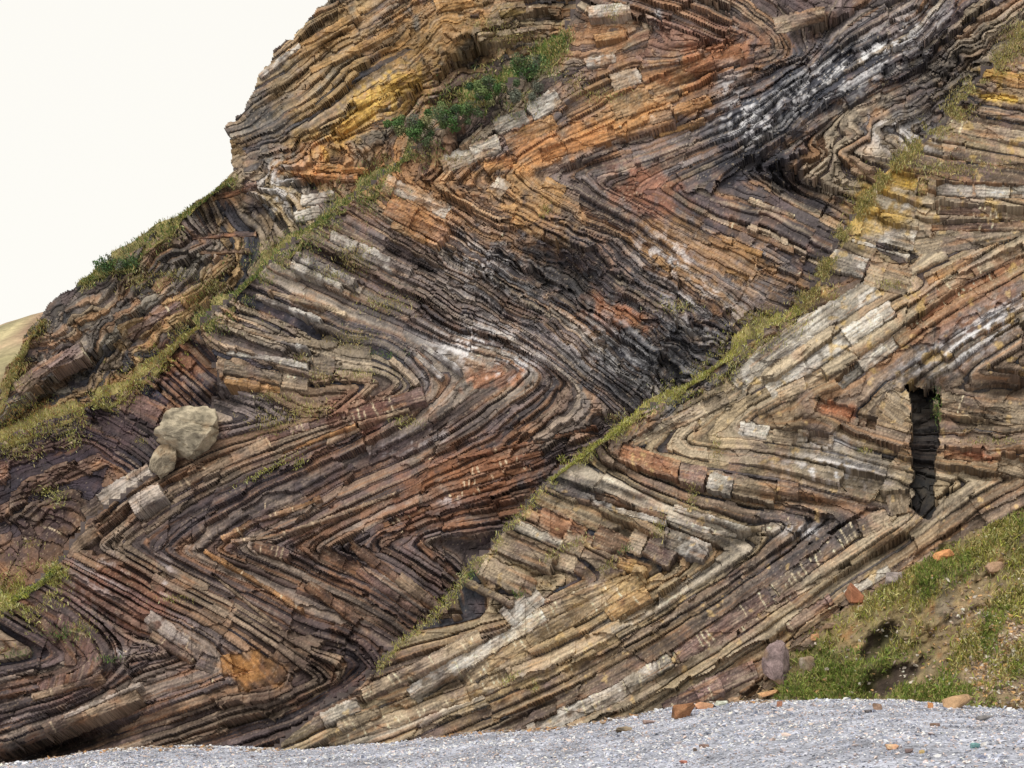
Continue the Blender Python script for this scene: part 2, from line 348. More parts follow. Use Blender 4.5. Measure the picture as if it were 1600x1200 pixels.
FISS = [(1416,604),(1464,606),(1466,640),(1472,670),(1462,705),(1458,745),(1466,790),(1450,808),(1426,802),(1430,760),(1421,700),(1426,640)]
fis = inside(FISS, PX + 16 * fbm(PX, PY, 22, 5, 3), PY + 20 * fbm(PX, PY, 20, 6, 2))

# ------------------------------------------------------------------ beds: random sequence of hard sandstone and soft shale per buttress
HARD = {1: ((4, 10), .22), 2: ((3.6, 7), .35), 3: ((4.5, 10), .2), 4: ((7, 17), .22)}
LEV, TYPE, RB = {}, {}, {}
for dnum in DOMS:
    (h0, h1), pthick = HARD[dnum]
    lo, hi = SD[dnum].min() - 40, SD[dnum].max() + 40
    lv, ty = [lo], []
    hard = False
    while lv[-1] < hi:
        hard = not hard
        if hard: w_ = rng.uniform(h0, h1) * (rng.uniform(1.6, 2.4) if rng.random() < .2 else 1)
        else: w_ = rng.uniform(6, 12) if rng.random() < pthick else rng.uniform(2.0, 3.6)
        lv.append(lv[-1] + w_); ty.append(1 if hard else 0)
    LEV[dnum] = np.array(lv, np.float32); TYPE[dnum] = np.array(ty)
    RB[dnum] = rng.random((len(ty), 6)).astype(np.float32)

# feature beds traced one by one: points, width, tone, proud (m), vein strength
F = [
 # near buttress
 ([(990,692),(1050,662),(1135,620)],26,'tan',.38,.6), ([(1150,602),(1190,562),(1260,512),(1370,448)],38,'pale',.40,0), ([(1200,612),(1260,572),(1330,522),(1395,482)],32,'pale',.35,.1),
 ([(1310,600),(1365,556),(1400,532)],28,'pale',.30,.5), ([(1215,618),(1290,585)],28,'tan',.25,.6), ([(968,703),(1020,722),(1060,734)],34,'rust',.50,0), ([(1062,736),(1102,745)],36,'mauve',.55,0),
 ([(1106,750),(1144,760)],34,'pale',.60,0), ([(1147,758),(1210,772)],34,'tan',.62,0), ([(1214,762),(1246,768)],34,'brown',.45,0), ([(1155,668),(1200,676)],28,'pale',.5,0), ([(1207,680),(1246,685)],22,'tan',.45,0),
 ([(1262,682),(1302,690)],22,'tan',.42,0), ([(1275,632),(1332,650)],30,'rust',.30,0), ([(1340,655),(1370,662)],24,'brown',.25,0), ([(503,1124),(560,1100)],28,'pale',.55,.3), ([(566,1084),(650,1046),(750,992)],24,'tan',.60,.5),
 ([(642,1088),(700,1050),(760,1018),(855,962)],36,'pale',.42,.4), ([(527,1134),(592,1114)],28,'tan',.55,.6), ([(512,1158),(600,1130),(655,1110),(735,1082),(800,1050)],24,'tan',.30,.8),
 ([(825,1143),(900,1110),(960,1085),(1048,1030)],28,'pale',.55,.8), ([(1052,1028),(1120,985),(1204,928)],33,'mauve',.35,.6), ([(1208,924),(1290,862),(1336,826)],28,'tan',.38,1.5), ([(1344,826),(1388,806)],34,'tan',.45,.1),
 ([(1402,765),(1408,802)],40,'tan',.45,0), ([(790,968),(842,925)],40,'pale',.45,.1), ([(850,958),(930,920),(1005,905)],24,'tan',.35,.4), ([(720,1064),(800,1014),(900,962),(1005,902)],27,'tan',.33,.8),
 ([(950,962),(1012,926)],26,'ochre',.38,1.0), ([(842,806),(912,838)],34,'rust',.42,0), ([(806,818),(878,852)],18,'pale',.45,.2), ([(772,842),(822,862),(862,880)],36,'tan',.42,.1), ([(752,882),(802,906),(832,920)],36,'tan',.40,0),
 ([(880,842),(912,855)],34,'tan',.35,0), ([(930,836),(978,856)],40,'brown',.30,0), ([(984,842),(1006,850)],40,'tan',.35,0), ([(1012,848),(1052,870)],42,'mauve',.55,0), ([(1036,838),(1104,864)],36,'grey',.62,0),
 ([(1052,793),(1110,810),(1172,830)],11,'pale',.42,.2), ([(1043,808),(1100,828),(1165,840)],11,'pale',.38,.2), ([(856,756),(950,790),(1040,816)],15,'grey',.38,0), ([(930,775),(1040,808)],12,'brown',.25,0),
 ([(725,906),(800,945)],12,'tan',.35,0), ([(870,872),(900,882)],30,'tan',.4,0), ([(964,878),(992,886)],22,'ochre',.38,0),
 ([(1480,195),(1540,205),(1600,216),(1690,225)],24,'tan',.42,.9), ([(1535,114),(1600,128),(1690,150)],24,'ochre',.40,0), ([(1530,146),(1600,158),(1690,175)],11,'lichen',.40,0), ([(1390,276),(1432,288)],30,'lichen',.45,0),
 ([(1433,291),(1450,294)],30,'ochre',.50,0), ([(1462,294),(1520,297)],27,'pale',.42,0), ([(1524,297),(1600,299),(1690,303)],27,'pale',.45,0), ([(1362,306),(1432,328)],32,'pale',.36,0), ([(1462,324),(1600,334),(1690,340)],25,'brown',.36,.8),
 ([(1348,352),(1430,374)],42,'pale',.34,0), ([(1296,402),(1352,420)],36,'pale',.40,0), ([(1356,422),(1420,442)],52,'tan',.30,0), ([(1430,384),(1530,376),(1600,352)],30,'tan',.25,0), ([(1330,374),(1420,402)],8,'pale',.3,0),
 ([(1455,355),(1600,352)],16,'brown',.3,.2), ([(1450,440),(1520,402)],16,'ochre',.4,0), ([(1440,470),(1520,425),(1600,385)],20,'tan',.2,1), ([(1420,510),(1500,455),(1600,405)],16,'rust',.2,1.2),
 ([(1470,625),(1600,650),(1690,660)],34,'tan',.35,.2), ([(1475,706),(1535,712)],24,'rust',.40,0), ([(1560,720),(1610,735)],36,'tan',.35,0), ([(1380,620),(1420,650)],44,'tan',.35,0), ([(1040,1112),(1120,1070),(1180,1045)],34,'mauve',.3,.5),
 ([(1150,990),(1240,930),(1330,880)],10,'tan',.3,.9), ([(1230,980),(1300,935)],20,'mauve',.35,.4), ([(1320,930),(1390,890)],18,'pale',.35,.2),
 # middle buttress
 ([(690,258),(780,222)],32,'pale',.45,0), ([(774,198),(822,180)],28,'pale',.55,0), ([(828,176),(872,150)],32,'pale',.55,0), ([(790,222),(868,190)],30,'ochre',.45,0), ([(758,262),(806,246)],20,'rust',.3,0), ([(845,244),(962,206)],25,'rust',.38,0),
 ([(956,130),(1002,116)],30,'pale',.50,0), ([(955,168),(1012,142)],36,'tan',.45,0), ([(1018,136),(1090,108),(1160,80)],34,'brown',.38,0), ([(960,182),(1060,148)],16,'tan',.45,0), ([(1016,186),(1050,176)],22,'pale',.5,0), ([(1054,174),(1110,155)],18,'ochre',.45,0),
 ([(1020,212),(1100,188)],12,'ochre',.40,0), ([(915,100),(960,90)],18,'pale',.40,0), ([(930,60),(980,52)],14,'ochre',.40,0), ([(920,20),(985,12)],22,'pale',.55,0), ([(1210,40),(1290,22)],30,'tan',.5,0), ([(1190,245),(1260,200),(1380,120)],20,'brown',.4,.1),
 ([(600,285),(650,304),(700,332)],28,'pale',.50,.1), ([(606,318),(696,366)],36,'rust',.50,0), ([(612,350),(680,385)],14,'ochre',.4,0), ([(515,368),(555,386)],22,'grey',.55,0), ([(558,388),(640,426)],26,'grey',.55,0), ([(462,398),(552,440)],16,'grey',.65,0),
 ([(455,413),(532,448)],14,'pale',.50,0), ([(800,342),(866,378)],20,'ochre',.60,0), ([(770,285),(790,300)],38,'pale',.5,0), ([(850,285),(880,300)],26,'ochre',.45,0), ([(350,572),(430,590),(480,600)],22,'tan',.42,.2), ([(355,548),(480,572)],12,'pale',.45,.1),
 ([(486,568),(522,572)],38,'tan',.5,0), ([(352,594),(438,608)],16,'ochre',.5,0), ([(440,600),(480,606)],12,'tan',.45,0), ([(545,648),(600,636),(662,616)],26,'mauve',.50,.9), ([(560,662),(640,640)],8,'tan',.4,0), ([(400,520),(480,545)],10,'grey',.4,0),
 ([(340,500),(420,525),(500,540)],10,'tan',.35,0), ([(420,455),(540,490)],9,'tan',.35,0), ([(400,462),(500,500)],9,'grey',.4,0), ([(230,962),(296,1008),(334,1036)],26,'grey',.45,.3), ([(236,990),(300,1032)],14,'tan',.4,.2), ([(310,1030),(336,1040)],30,'grey',.6,0),
 ([(90,965),(128,1000),(150,1032),(120,1058),(60,1072)],22,'mauve',.40,.3), ([(60,970),(110,1015),(110,1040)],20,'brown',.3,.2), ([(345,1040),(395,1032),(432,1054),(370,1070)],34,'ochre',.30,0), ([(70,1142),(130,1116),(215,1084)],24,'tan',.52,.4),
 ([(50,1090),(160,1058)],14,'tan',.35,.2), ([(100,1120),(220,1070)],8,'pale',.4,0), ([(622,902),(690,956)],22,'tan',.40,0), ([(500,862),(560,890)],28,'brown',.30,0), ([(720,757),(830,730)],13,'rust',.38,.9), ([(735,738),(850,706)],12,'rust',.38,1.1),
 ([(715,715),(850,688),(930,665)],7,'rust',.3,.8), ([(700,778),(790,755)],12,'rust',.35,.6), ([(440,708),(555,664)],7,'ochre',.35,.2), ([(400,690),(540,648)],14,'mauve',.25,.7), ([(345,842),(400,813),(470,792),(500,778)],8,'ochre',.35,.3),
 ([(360,846),(430,838),(520,808),(620,770)],7,'tan',.3,.2), ([(395,850),(450,868)],20,'mauve',.3,.6), ([(480,912),(560,970)],18,'brown',.4,0), ([(560,890),(640,950)],16,'mauve',.4,0), ([(600,820),(720,775)],12,'brown',.35,.5), ([(320,862),(400,908),(470,952)],7,'ochre',.3,.2),
 ([(330,895),(440,985)],6,'tan',.3,.2), ([(545,848),(620,905)],18,'brown',.35,0), ([(655,848),(680,872),(720,905)],10,'brown',.4,0), ([(610,560),(640,585),(652,600)],12,'tan',.5,0), ([(640,545),(690,590)],10,'grey',.35,0), ([(660,540),(720,580)],10,'grey',.3,0),
 ([(158,787),(236,738)],38,'pale',.85,.1), ([(132,806),(158,787)],30,'tan',.7,.3), ([(205,792),(252,766)],32,'pale',.85,.1), ([(100,862),(150,826)],30,'tan',.6,.1), ([(190,620),(250,650)],40,'mauve',.35,.1), ([(255,640),(290,660)],34,'brown',.3,0), ([(265,770),(320,735),(420,690)],20,'tan',.4,.4),
 ([(1130,372),(1190,398)],12,'ochre',.4,.3), ([(1140,350),(1240,392)],10,'brown',.35,.3), ([(1135,420),(1170,435)],12,'ochre',.4,0), ([(1025,405),(1050,425)],14,'ochre',.4,.2), ([(1170,312),(1240,338)],10,'tan',.4,.4), ([(1000,490),(1030,505)],20,'rust',.4,0),
 # far crag
 ([(25,610),(70,575),(130,545)],26,'mauve',.75,.5), ([(200,528),(250,488),(285,476)],24,'mauve',.45,.5), ([(450,85),(560,20)],14,'ochre',.4,0), ([(470,80),(545,45)],16,'tan',.35,0), ([(485,110),(620,45)],12,'ochre',.4,0), ([(555,160),(650,115)],22,'ochre',.30,0),
 ([(530,205),(620,145)],16,'ochre',.30,0), ([(495,260),(575,268)],14,'ochre',.4,0), ([(490,275),(560,280)],12,'rust',.4,0), ([(470,315),(520,305)],18,'pale',.45,0), ([(460,340),(500,330)],20,'pale',.4,0), ([(405,120),(470,70)],10,'grey',.4,0), ([(680,10),(740,0)],22,'ochre',.4,0),
 ([(780,20),(820,10)],24,'lichen',.4,0), ([(745,60),(840,50)],20,'tan',.3,0), ([(330,310),(400,290)],14,'rust',.3,0), ([(300,370),(400,365)],10,'rust',.3,.1), ([(310,395),(390,392)],8,'brown',.3,.1),
]
TONE = {'pale': (184,176,162), 'tan': (166,146,118), 'rust': (150,104,72), 'mauve': (128,102,94), 'brown': (122,94,72), 'grey': (134,126,120), 'ochre': (178,134,76), 'lichen': (176,140,40)}

# ------------------------------------------------------------------ per-cell bed and joint numbers
cxm = 0.25 * (PX[:-1, :-1] + PX[1:, :-1] + PX[:-1, 1:] + PX[1:, 1:]); cym = 0.25 * (PY[:-1, :-1] + PY[1:, :-1] + PY[:-1, 1:] + PY[1:, 1:])
jx = cxm + 7 * fbm(cxm, cym, 16, 51, 2); jy = cym + 7 * fbm(cxm, cym, 16, 52, 2)
valid = inside(CLIFF, jx, jy)
def cellavg(a): return 0.25 * (a[:-1, :-1] + a[1:, :-1] + a[:-1, 1:] + a[1:, 1:])
k4 = inside(POLY4, jx, jy); k1 = inside(POLY1, jx, jy); k2 = inside(POLY2, jx, jy)
DOMC = np.where(k4 & ~k1, 4, np.where(k1, 1, np.where(k2, 2, 3))).astype(np.int64)
SPLIT = {}
for dnum in DOMS:
    gy_, gx_ = np.gradient(SD[dnum][::4, ::4], H * 4); g_ = np.hypot(gx_, gy_)
    for q_ in range(6): g_ = (g_ + np.roll(g_, 1, 0) + np.roll(g_, -1, 0) + np.roll(g_, 1, 1) + np.roll(g_, -1, 1)) / 5
    g_ = np.repeat(np.repeat(g_, 4, 0), 4, 1)[:PX.shape[0], :PX.shape[1]]
    if dnum == 4: g_ = g_ * 1.7
    SPLIT[dnum] = np.where(g_ < .24, 4, np.where(g_ < .42, 3, np.where(g_ < .68, 2, 1)))[:-1, :-1]
BED = np.zeros(DOMC.shape, np.int64); JNT = np.zeros(DOMC.shape, np.int64); SPL = np.ones(DOMC.shape, np.int64)
for dnum in DOMS:
    m = DOMC == dnum
    sc_ = cellavg(SD[dnum])[m]; tc_ = cellavg(TD[dnum])[m]
    b = np.clip(np.searchsorted(LEV[dnum], sc_) - 1, 0, len(TYPE[dnum]) - 1)
    th = np.diff(LEV[dnum])[b]; rb = RB[dnum][b]
    mrg_c, _ = cells(cxm[m] * .7 + .5 * cym[m] + 9 * fbm(cxm[m], cym[m], 20, 63, 2), cym[m] * .9 - .3 * cxm[m] + 9 * fbm(cxm[m], cym[m], 20, 64, 2), 62.0, 65 + dnum)
    mrg = (mrg_c < .34) & (SPLIT[dnum][m] == 1) & (b < len(TYPE[dnum]) - 2)
    b = np.where(mrg, b - b % 2, b); th = np.diff(LEV[dnum])[b]; rb = RB[dnum][b]
    sub = np.clip(((sc_ - LEV[dnum][b]) / th * SPLIT[dnum][m]).astype(np.int64), 0, SPLIT[dnum][m] - 1)
    spc = np.where(TYPE[dnum][b] == 1, np.clip(th * (1.2 + 3.2 * rb[:, 0]), 11, 60), 90.0)
    tw = tc_ - TD[dnum].min() + 6 * fbm(cxm[m], cym[m], 22, 61, 2) + rb[:, 1] * 60
    j = np.floor(tw / spc + 0.55 * vnoise(tw / spc * 0.9, b * 7.7, 62)).astype(np.int64)
    BED[m] = b; JNT[m] = np.clip(j, 0, 180) + np.where(mrg, 800, 200 * sub); SPL[m] = SPLIT[dnum][m]
# features override
FD = []
fcx = cxm + 3.0 * fbm(cxm, cym, 9, 71, 2); fcy = cym + 3.0 * fbm(cxm, cym, 9, 72, 2)
for fi, (pts, w, tone, proud, vein) in enumerate(F):
    a = np.array(pts); x0, y0 = a.min(0) - w; x1, y1 = a.max(0) + w
    i0 = max(0, int((x0 - GX[0]) / H)); i1 = min(cxm.shape[1], int((x1 - GX[0]) / H) + 1); q0 = max(0, int((y0 - GY[0]) / H)); q1 = min(cxm.shape[0], int((y1 - GY[0]) / H) + 1)
    if i1 <= i0 or q1 <= q0: continue
    sl = (slice(q0, q1), slice(i0, i1))
    X, Y = fcx[sl], fcy[sl]
    # distance to the line with square ends, and the run along it
    best = np.full(X.shape, 1e9); run = np.zeros(X.shape); acc = 0.0
    for n_, ((ax, ay), (bx_, by_)) in enumerate(zip(pts[:-1], pts[1:])):
        dx, dy = bx_ - ax, by_ - ay; L = math.hypot(dx, dy)
        t = ((X - ax) * dx + (Y - ay) * dy) / L
        lo = 0.0 if n_ == 0 else -w * .4; hi = L if n_ == len(pts) - 2 else L + w * .4
        v = np.abs((X - ax) * dy - (Y - ay) * dx) / L
        v = np.where((t < lo) | (t > hi), 1e9, v)
        mm = v < best; best = np.where(mm, v, best); run = np.where(mm, acc + t, run); acc += L
    wid = w * (0.44 + 0.10 * fbm(run, run * 0 + fi * 9.1, 45, 77, 2))
    mm = (best < wid) & (DOMC[sl] > 0)
    d0 = np.bincount(DOMC[sl][mm].ravel(), minlength=5).argmax() if mm.any() else 0
    mm &= DOMC[sl] == d0
    BED[sl] = np.where(mm, 2000 + fi, BED[sl])
    jsp = w * (1.3 + 1.5 * rng.random()) if w > 13 else w * (3 + 3 * rng.random())
    jj = np.floor(run / jsp + 0.6 * vnoise(run / jsp, run * 0 + fi, 78)).astype(np.int64) + 5
    JNT[sl] = np.where(mm, np.clip(jj, 0, 900), JNT[sl])
KEY = (DOMC * 10000 + BED) * 1000 + JNT

# ------------------------------------------------------------------ snap grid vertices on to the bedding lines
QX = PX.copy(); QY = PY.copy()
bedc = DOMC * 10000 + BED
for dnum in DOMS:
    s = SD[dnum]; gy_, gx_ = np.gradient(s, H)
    g2 = gx_ ** 2 + gy_ ** 2 + 1e-3
    lv = LEV[dnum]
    i = np.clip(np.searchsorted(lv, s), 1, len(lv) - 1)
    spv = np.pad(SPLIT[dnum], ((0, 1), (0, 1)), mode='edge')
    near = lv[i - 1] + np.round((s - lv[i - 1]) / (lv[i] - lv[i - 1]) * spv) / spv * (lv[i] - lv[i - 1])
    ds = near - s
    ok = np.zeros(s.shape, bool)
    a = bedc
    diff = (a[:-1, :-1] != a[1:, :-1]) | (a[:-1, :-1] != a[:-1, 1:]) | (a[1:, 1:] != a[1:, :-1]) | (a[1:, 1:] != a[:-1, 1:])
    nofeat = (BED[:-1, :-1] < 2000) & (BED[1:, :-1] < 2000) & (BED[:-1, 1:] < 2000) & (BED[1:, 1:] < 2000) & (DOMC[:-1, :-1] == dnum) & (DOMC[1:, 1:] == dnum)
    ok[1:-1, 1:-1] = diff & nofeat
    stp = np.clip(np.sqrt(ds * ds / g2), 0, 0.9 * H)
    nrm_ = np.sign(ds) / np.sqrt(g2)
    QX = np.where(ok, PX + gx_ * nrm_ * stp, QX); QY = np.where(ok, PY + gy_ * nrm_ * stp, QY)
QX = QX.astype(np.float32); QY = QY.astype(np.float32)

# ------------------------------------------------------------------ corner vertices, split by (bed, joint block)
ny, nx = PX.shape
ci, cj = np.nonzero(valid)
ck = KEY[ci, cj]
v00 = ci * nx + cj
corner = np.stack([v00 + nx, v00 + nx + 1, v00 + 1, v00], 1)        # counter-clockwise seen from the camera
comb = ck[:, None].astype(np.int64) * (ny * nx) + corner
uq, inv = np.unique(comb, return_inverse=True)
quads = inv.reshape(-1, 4)
vkey = uq // (ny * nx); vidx = uq % (ny * nx)
vx = QX.ravel()[vidx]; vy = QY.ravel()[vidx]
vdom = vkey // 10000000; vbed = (vkey // 1000) % 10000; vj = vkey % 1000
feat = vbed >= 2000; fidx = np.where(feat, vbed - 2000, 0)
bd = np.zeros(len(uq), np.float32); vs = np.zeros(len(uq), np.float32); vt = vs.copy()
hardv = np.zeros(len(uq), np.float32); across = np.zeros(len(uq), np.float32); rbv = np.zeros((len(uq), 6), np.float32); thick = np.ones(len(uq), np.float32); dwn = np.zeros(len(uq), np.float32)
for dnum in DOMS:
    m = vdom == dnum
    bd[m] = BD[dnum].ravel()[vidx[m]]; vs[m] = SD[dnum].ravel()[vidx[m]]; vt[m] = TD[dnum].ravel()[vidx[m]]
    mb = m & ~feat
    b = vbed[mb]; l0 = LEV[dnum][b]; mg = vj[mb] >= 800; l1 = np.where(mg, LEV[dnum][np.minimum(b + 2, len(LEV[dnum]) - 1)], LEV[dnum][b + 1])
    sp_v = SPLIT[dnum].ravel()[np.clip(vidx[mb] // nx, 0, ny - 2) * (nx - 1) + np.clip(vidx[mb] % nx, 0, nx - 2)]
    hardv[mb] = TYPE[dnum][b]; across[mb] = np.where(mg, np.clip((vs[mb] - l0) / (l1 - l0), 0, 1), np.clip((vs[mb] - l0) / (l1 - l0) * sp_v - vj[mb] // 200, 0, 1)); rbv[mb] = RB[dnum][b]; thick[mb] = l1 - l0
    gy_, gx_ = np.gradient(SD[dnum], H)
    dwn[m] = np.sign(gy_.ravel()[vidx[m]])
FR = rng.random((len(F), 6)).astype(np.float32)
fw = np.array([f[1] for f in F], np.float32); fpr = np.array([f[3] for f in F], np.float32); fve = np.array([f[4] for f in F], np.float32)
hardv[feat] = 1; rbv[feat] = FR[fidx[feat]]; thick[feat] = fw[fidx[feat]]
# feature edge profile: distance to own line
fdist = np.zeros(len(uq), np.float32)
for fi in range(len(F)):
    m = feat & (fidx == fi)
    if m.any():
        fdist[m] = pdist(F[fi][0], vx[m], vy[m])
        (fx0, fy0), (fx1, fy1) = F[fi][0][0], F[fi][0][-1]; fl = math.hypot(fx1 - fx0, fy1 - fy0)
        vt[m] = ((vx[m] - fx0) * (fx1 - fx0) + (vy[m] - fy0) * (fy1 - fy0)) / fl; vs[m] = ((vx[m] - fx0) * (fy0 - fy1) + (vy[m] - fy0) * (fx1 - fx0)) / fl
across[feat] = np.clip(0.5 + 0.5 * fdist[feat] / (0.5 * thick[feat]), 0, 1)
def h1(a, b, seed): return _hash(a.astype(np.int64), b.astype(np.int64), seed)
brand = h1(vkey, vj * 0 + 3, 91); brand2 = h1(vkey, vj * 0 + 4, 92); brand3 = h1(vkey, vj * 0 + 5, 93); brand4 = h1(vkey, vj * 0 + 6, 94)
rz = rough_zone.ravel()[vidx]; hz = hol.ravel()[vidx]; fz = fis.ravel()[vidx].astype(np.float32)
edge = np.abs(across - 0.5) * 2
relief = np.where(feat, fpr[fidx] * .62 - 0.02, np.where(hardv > 0, 0.04 + 0.22 * rbv[:, 2], -0.12 + 0.12 * rbv[:, 2]))
relief += np.where(hardv > 0, (brand - 0.5) * np.where((vy < 620) & (vdom != 4), .26, .16) - 0.24 * (brand2 > 0.86) * (~feat) - .12 * feat * (brand2 > .8), 0)
relief -= np.where(hardv > 0, 0.10, 0.05) * edge ** 6
slope_across = np.where(feat, (vy - 0) * 0, (across - 0.5) * dwn)
relief += 0.12 * slope_across * hardv
# each block tilts a little
relief += hardv * ((brand3 - .5) * 0.010 * (vx - np.round(vx / 40) * 40) * .35)
relief *= (1 - 0.45 * rz) * np.where(feat, 1, np.clip(.85 + 1.3 * fbm(vx, vy, 85, 197, 2), .35, 1.4))
cv1, ce1 = cells(vt * .6, vs * 1.3, 15.0, 101)
cv2, ce2 = cells(vt * .6 + 40, vs, 34.0, 103)
fine = fbm(vx, vy, 11, 111, 3) * 0.07 + fbm(vs * 1.0, vt * 0.09, 5.0, 115, 2) * np.where(hardv > 0, .07, .16) + fbm(vx, vy, 34, 113, 2) * 0.14
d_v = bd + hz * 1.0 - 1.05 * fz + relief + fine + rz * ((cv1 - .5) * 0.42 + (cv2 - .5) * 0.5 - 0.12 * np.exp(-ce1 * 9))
bc1, be1 = cells(vt * .55 + 8 * fbm(vx, vy, 20, 191, 2), vs * .9 + 5 * fbm(vx, vy, 20, 192, 2), 42.0, 193)
bc2, be2 = cells(vt * .5 + 300, vs * .8 + 6 * fbm(vx, vy, 16, 194, 2), 95.0, 195)
d_v = d_v + np.where(feat, .4, 1.0) * ((bc1 - .5) * .30 * (bc2 > .3) + (bc2 - .5) * .34)
P = at(vx, vy, d_v)

# ------------------------------------------------------------------ colours of the rock (vertex colours: its own colour, stains, lichen, quartz veins)
PAL = {1: [(140,114,76),(116,98,76),(158,124,74),(96,88,82),(126,118,106),(148,130,98)],
       2: [(98,80,76),(82,72,74),(112,90,80),(122,96,74),(92,82,84)],
       3: [(126,106,94),(110,96,92),(138,114,90),(104,94,92),(140,128,116),(114,94,80),(152,136,114),(98,88,88),(118,108,106)],
       4: [(156,140,114),(138,122,102),(124,104,86),(148,130,100),(166,154,136),(116,98,82),(134,112,84)]}
SOFT = {1: [(66,64,66),(56,58,66),(82,74,66)], 2: [(54,54,68),(64,60,70),(58,58,72)], 3: [(70,65,70),(82,74,75),(58,57,66),(90,77,72)], 4: [(64,66,74),(52,56,66),(76,72,70),(58,60,66)]}
colr = np.zeros((len(uq), 3))
for dnum in DOMS:
    m = (vdom == dnum) & ~feat
    ph = np.array([lin(*c) for c in PAL[dnum]]); pq = np.array([lin(*c) for c in SOFT[dnum]])
    r = rbv[m, 3]
    colr[m] = np.where(hardv[m][:, None] > 0, ph[(r * len(ph)).astype(int)], pq[(r * len(pq)).astype(int)])
tl = np.array([lin(*TONE[f[2]]) for f in F])
pal_all = {k: np.array([lin(*c) for c in v]) for k, v in PAL.items()}
near_c = np.zeros((len(uq), 3))
for dnum in DOMS:
    m = feat & (vdom == dnum); near_c[m] = pal_all[dnum][(brand4[m] * len(pal_all[dnum])).astype(int) % len(pal_all[dnum])]
kf = (0.78 + .5 * fbm(vx, vy, 24, 127, 3))[feat][:, None]
colr[feat] = tl[fidx[feat]] * kf + near_c[feat] * (1 - kf)
colr *= (0.62 + 0.76 * brand3)[:, None] ** np.where(hardv > 0, 1.0, 0.5)[:, None]
n_a = fbm(vx, vy, 90, 121, 3); n_b = fbm(vx, vy, 26, 122, 3); n_c = fbm(vx, vy, 8, 123, 3); n_l = fbm(vs, vt * 0.05, 4.0, 124, 3)
n_v = fbm(vx, vy * 0.2, 7, 125, 3)
def mixc(mask, rgb):
    global colr
    k = np.clip(mask, 0, 1)[:, None]; colr = colr * (1 - k) + lin(*rgb) * k
mixc((hardv == 0) * ss(-.1, .3, fbm(vs * .5, vt * .35, 30, 129, 3)) * .75, (98,86,80))
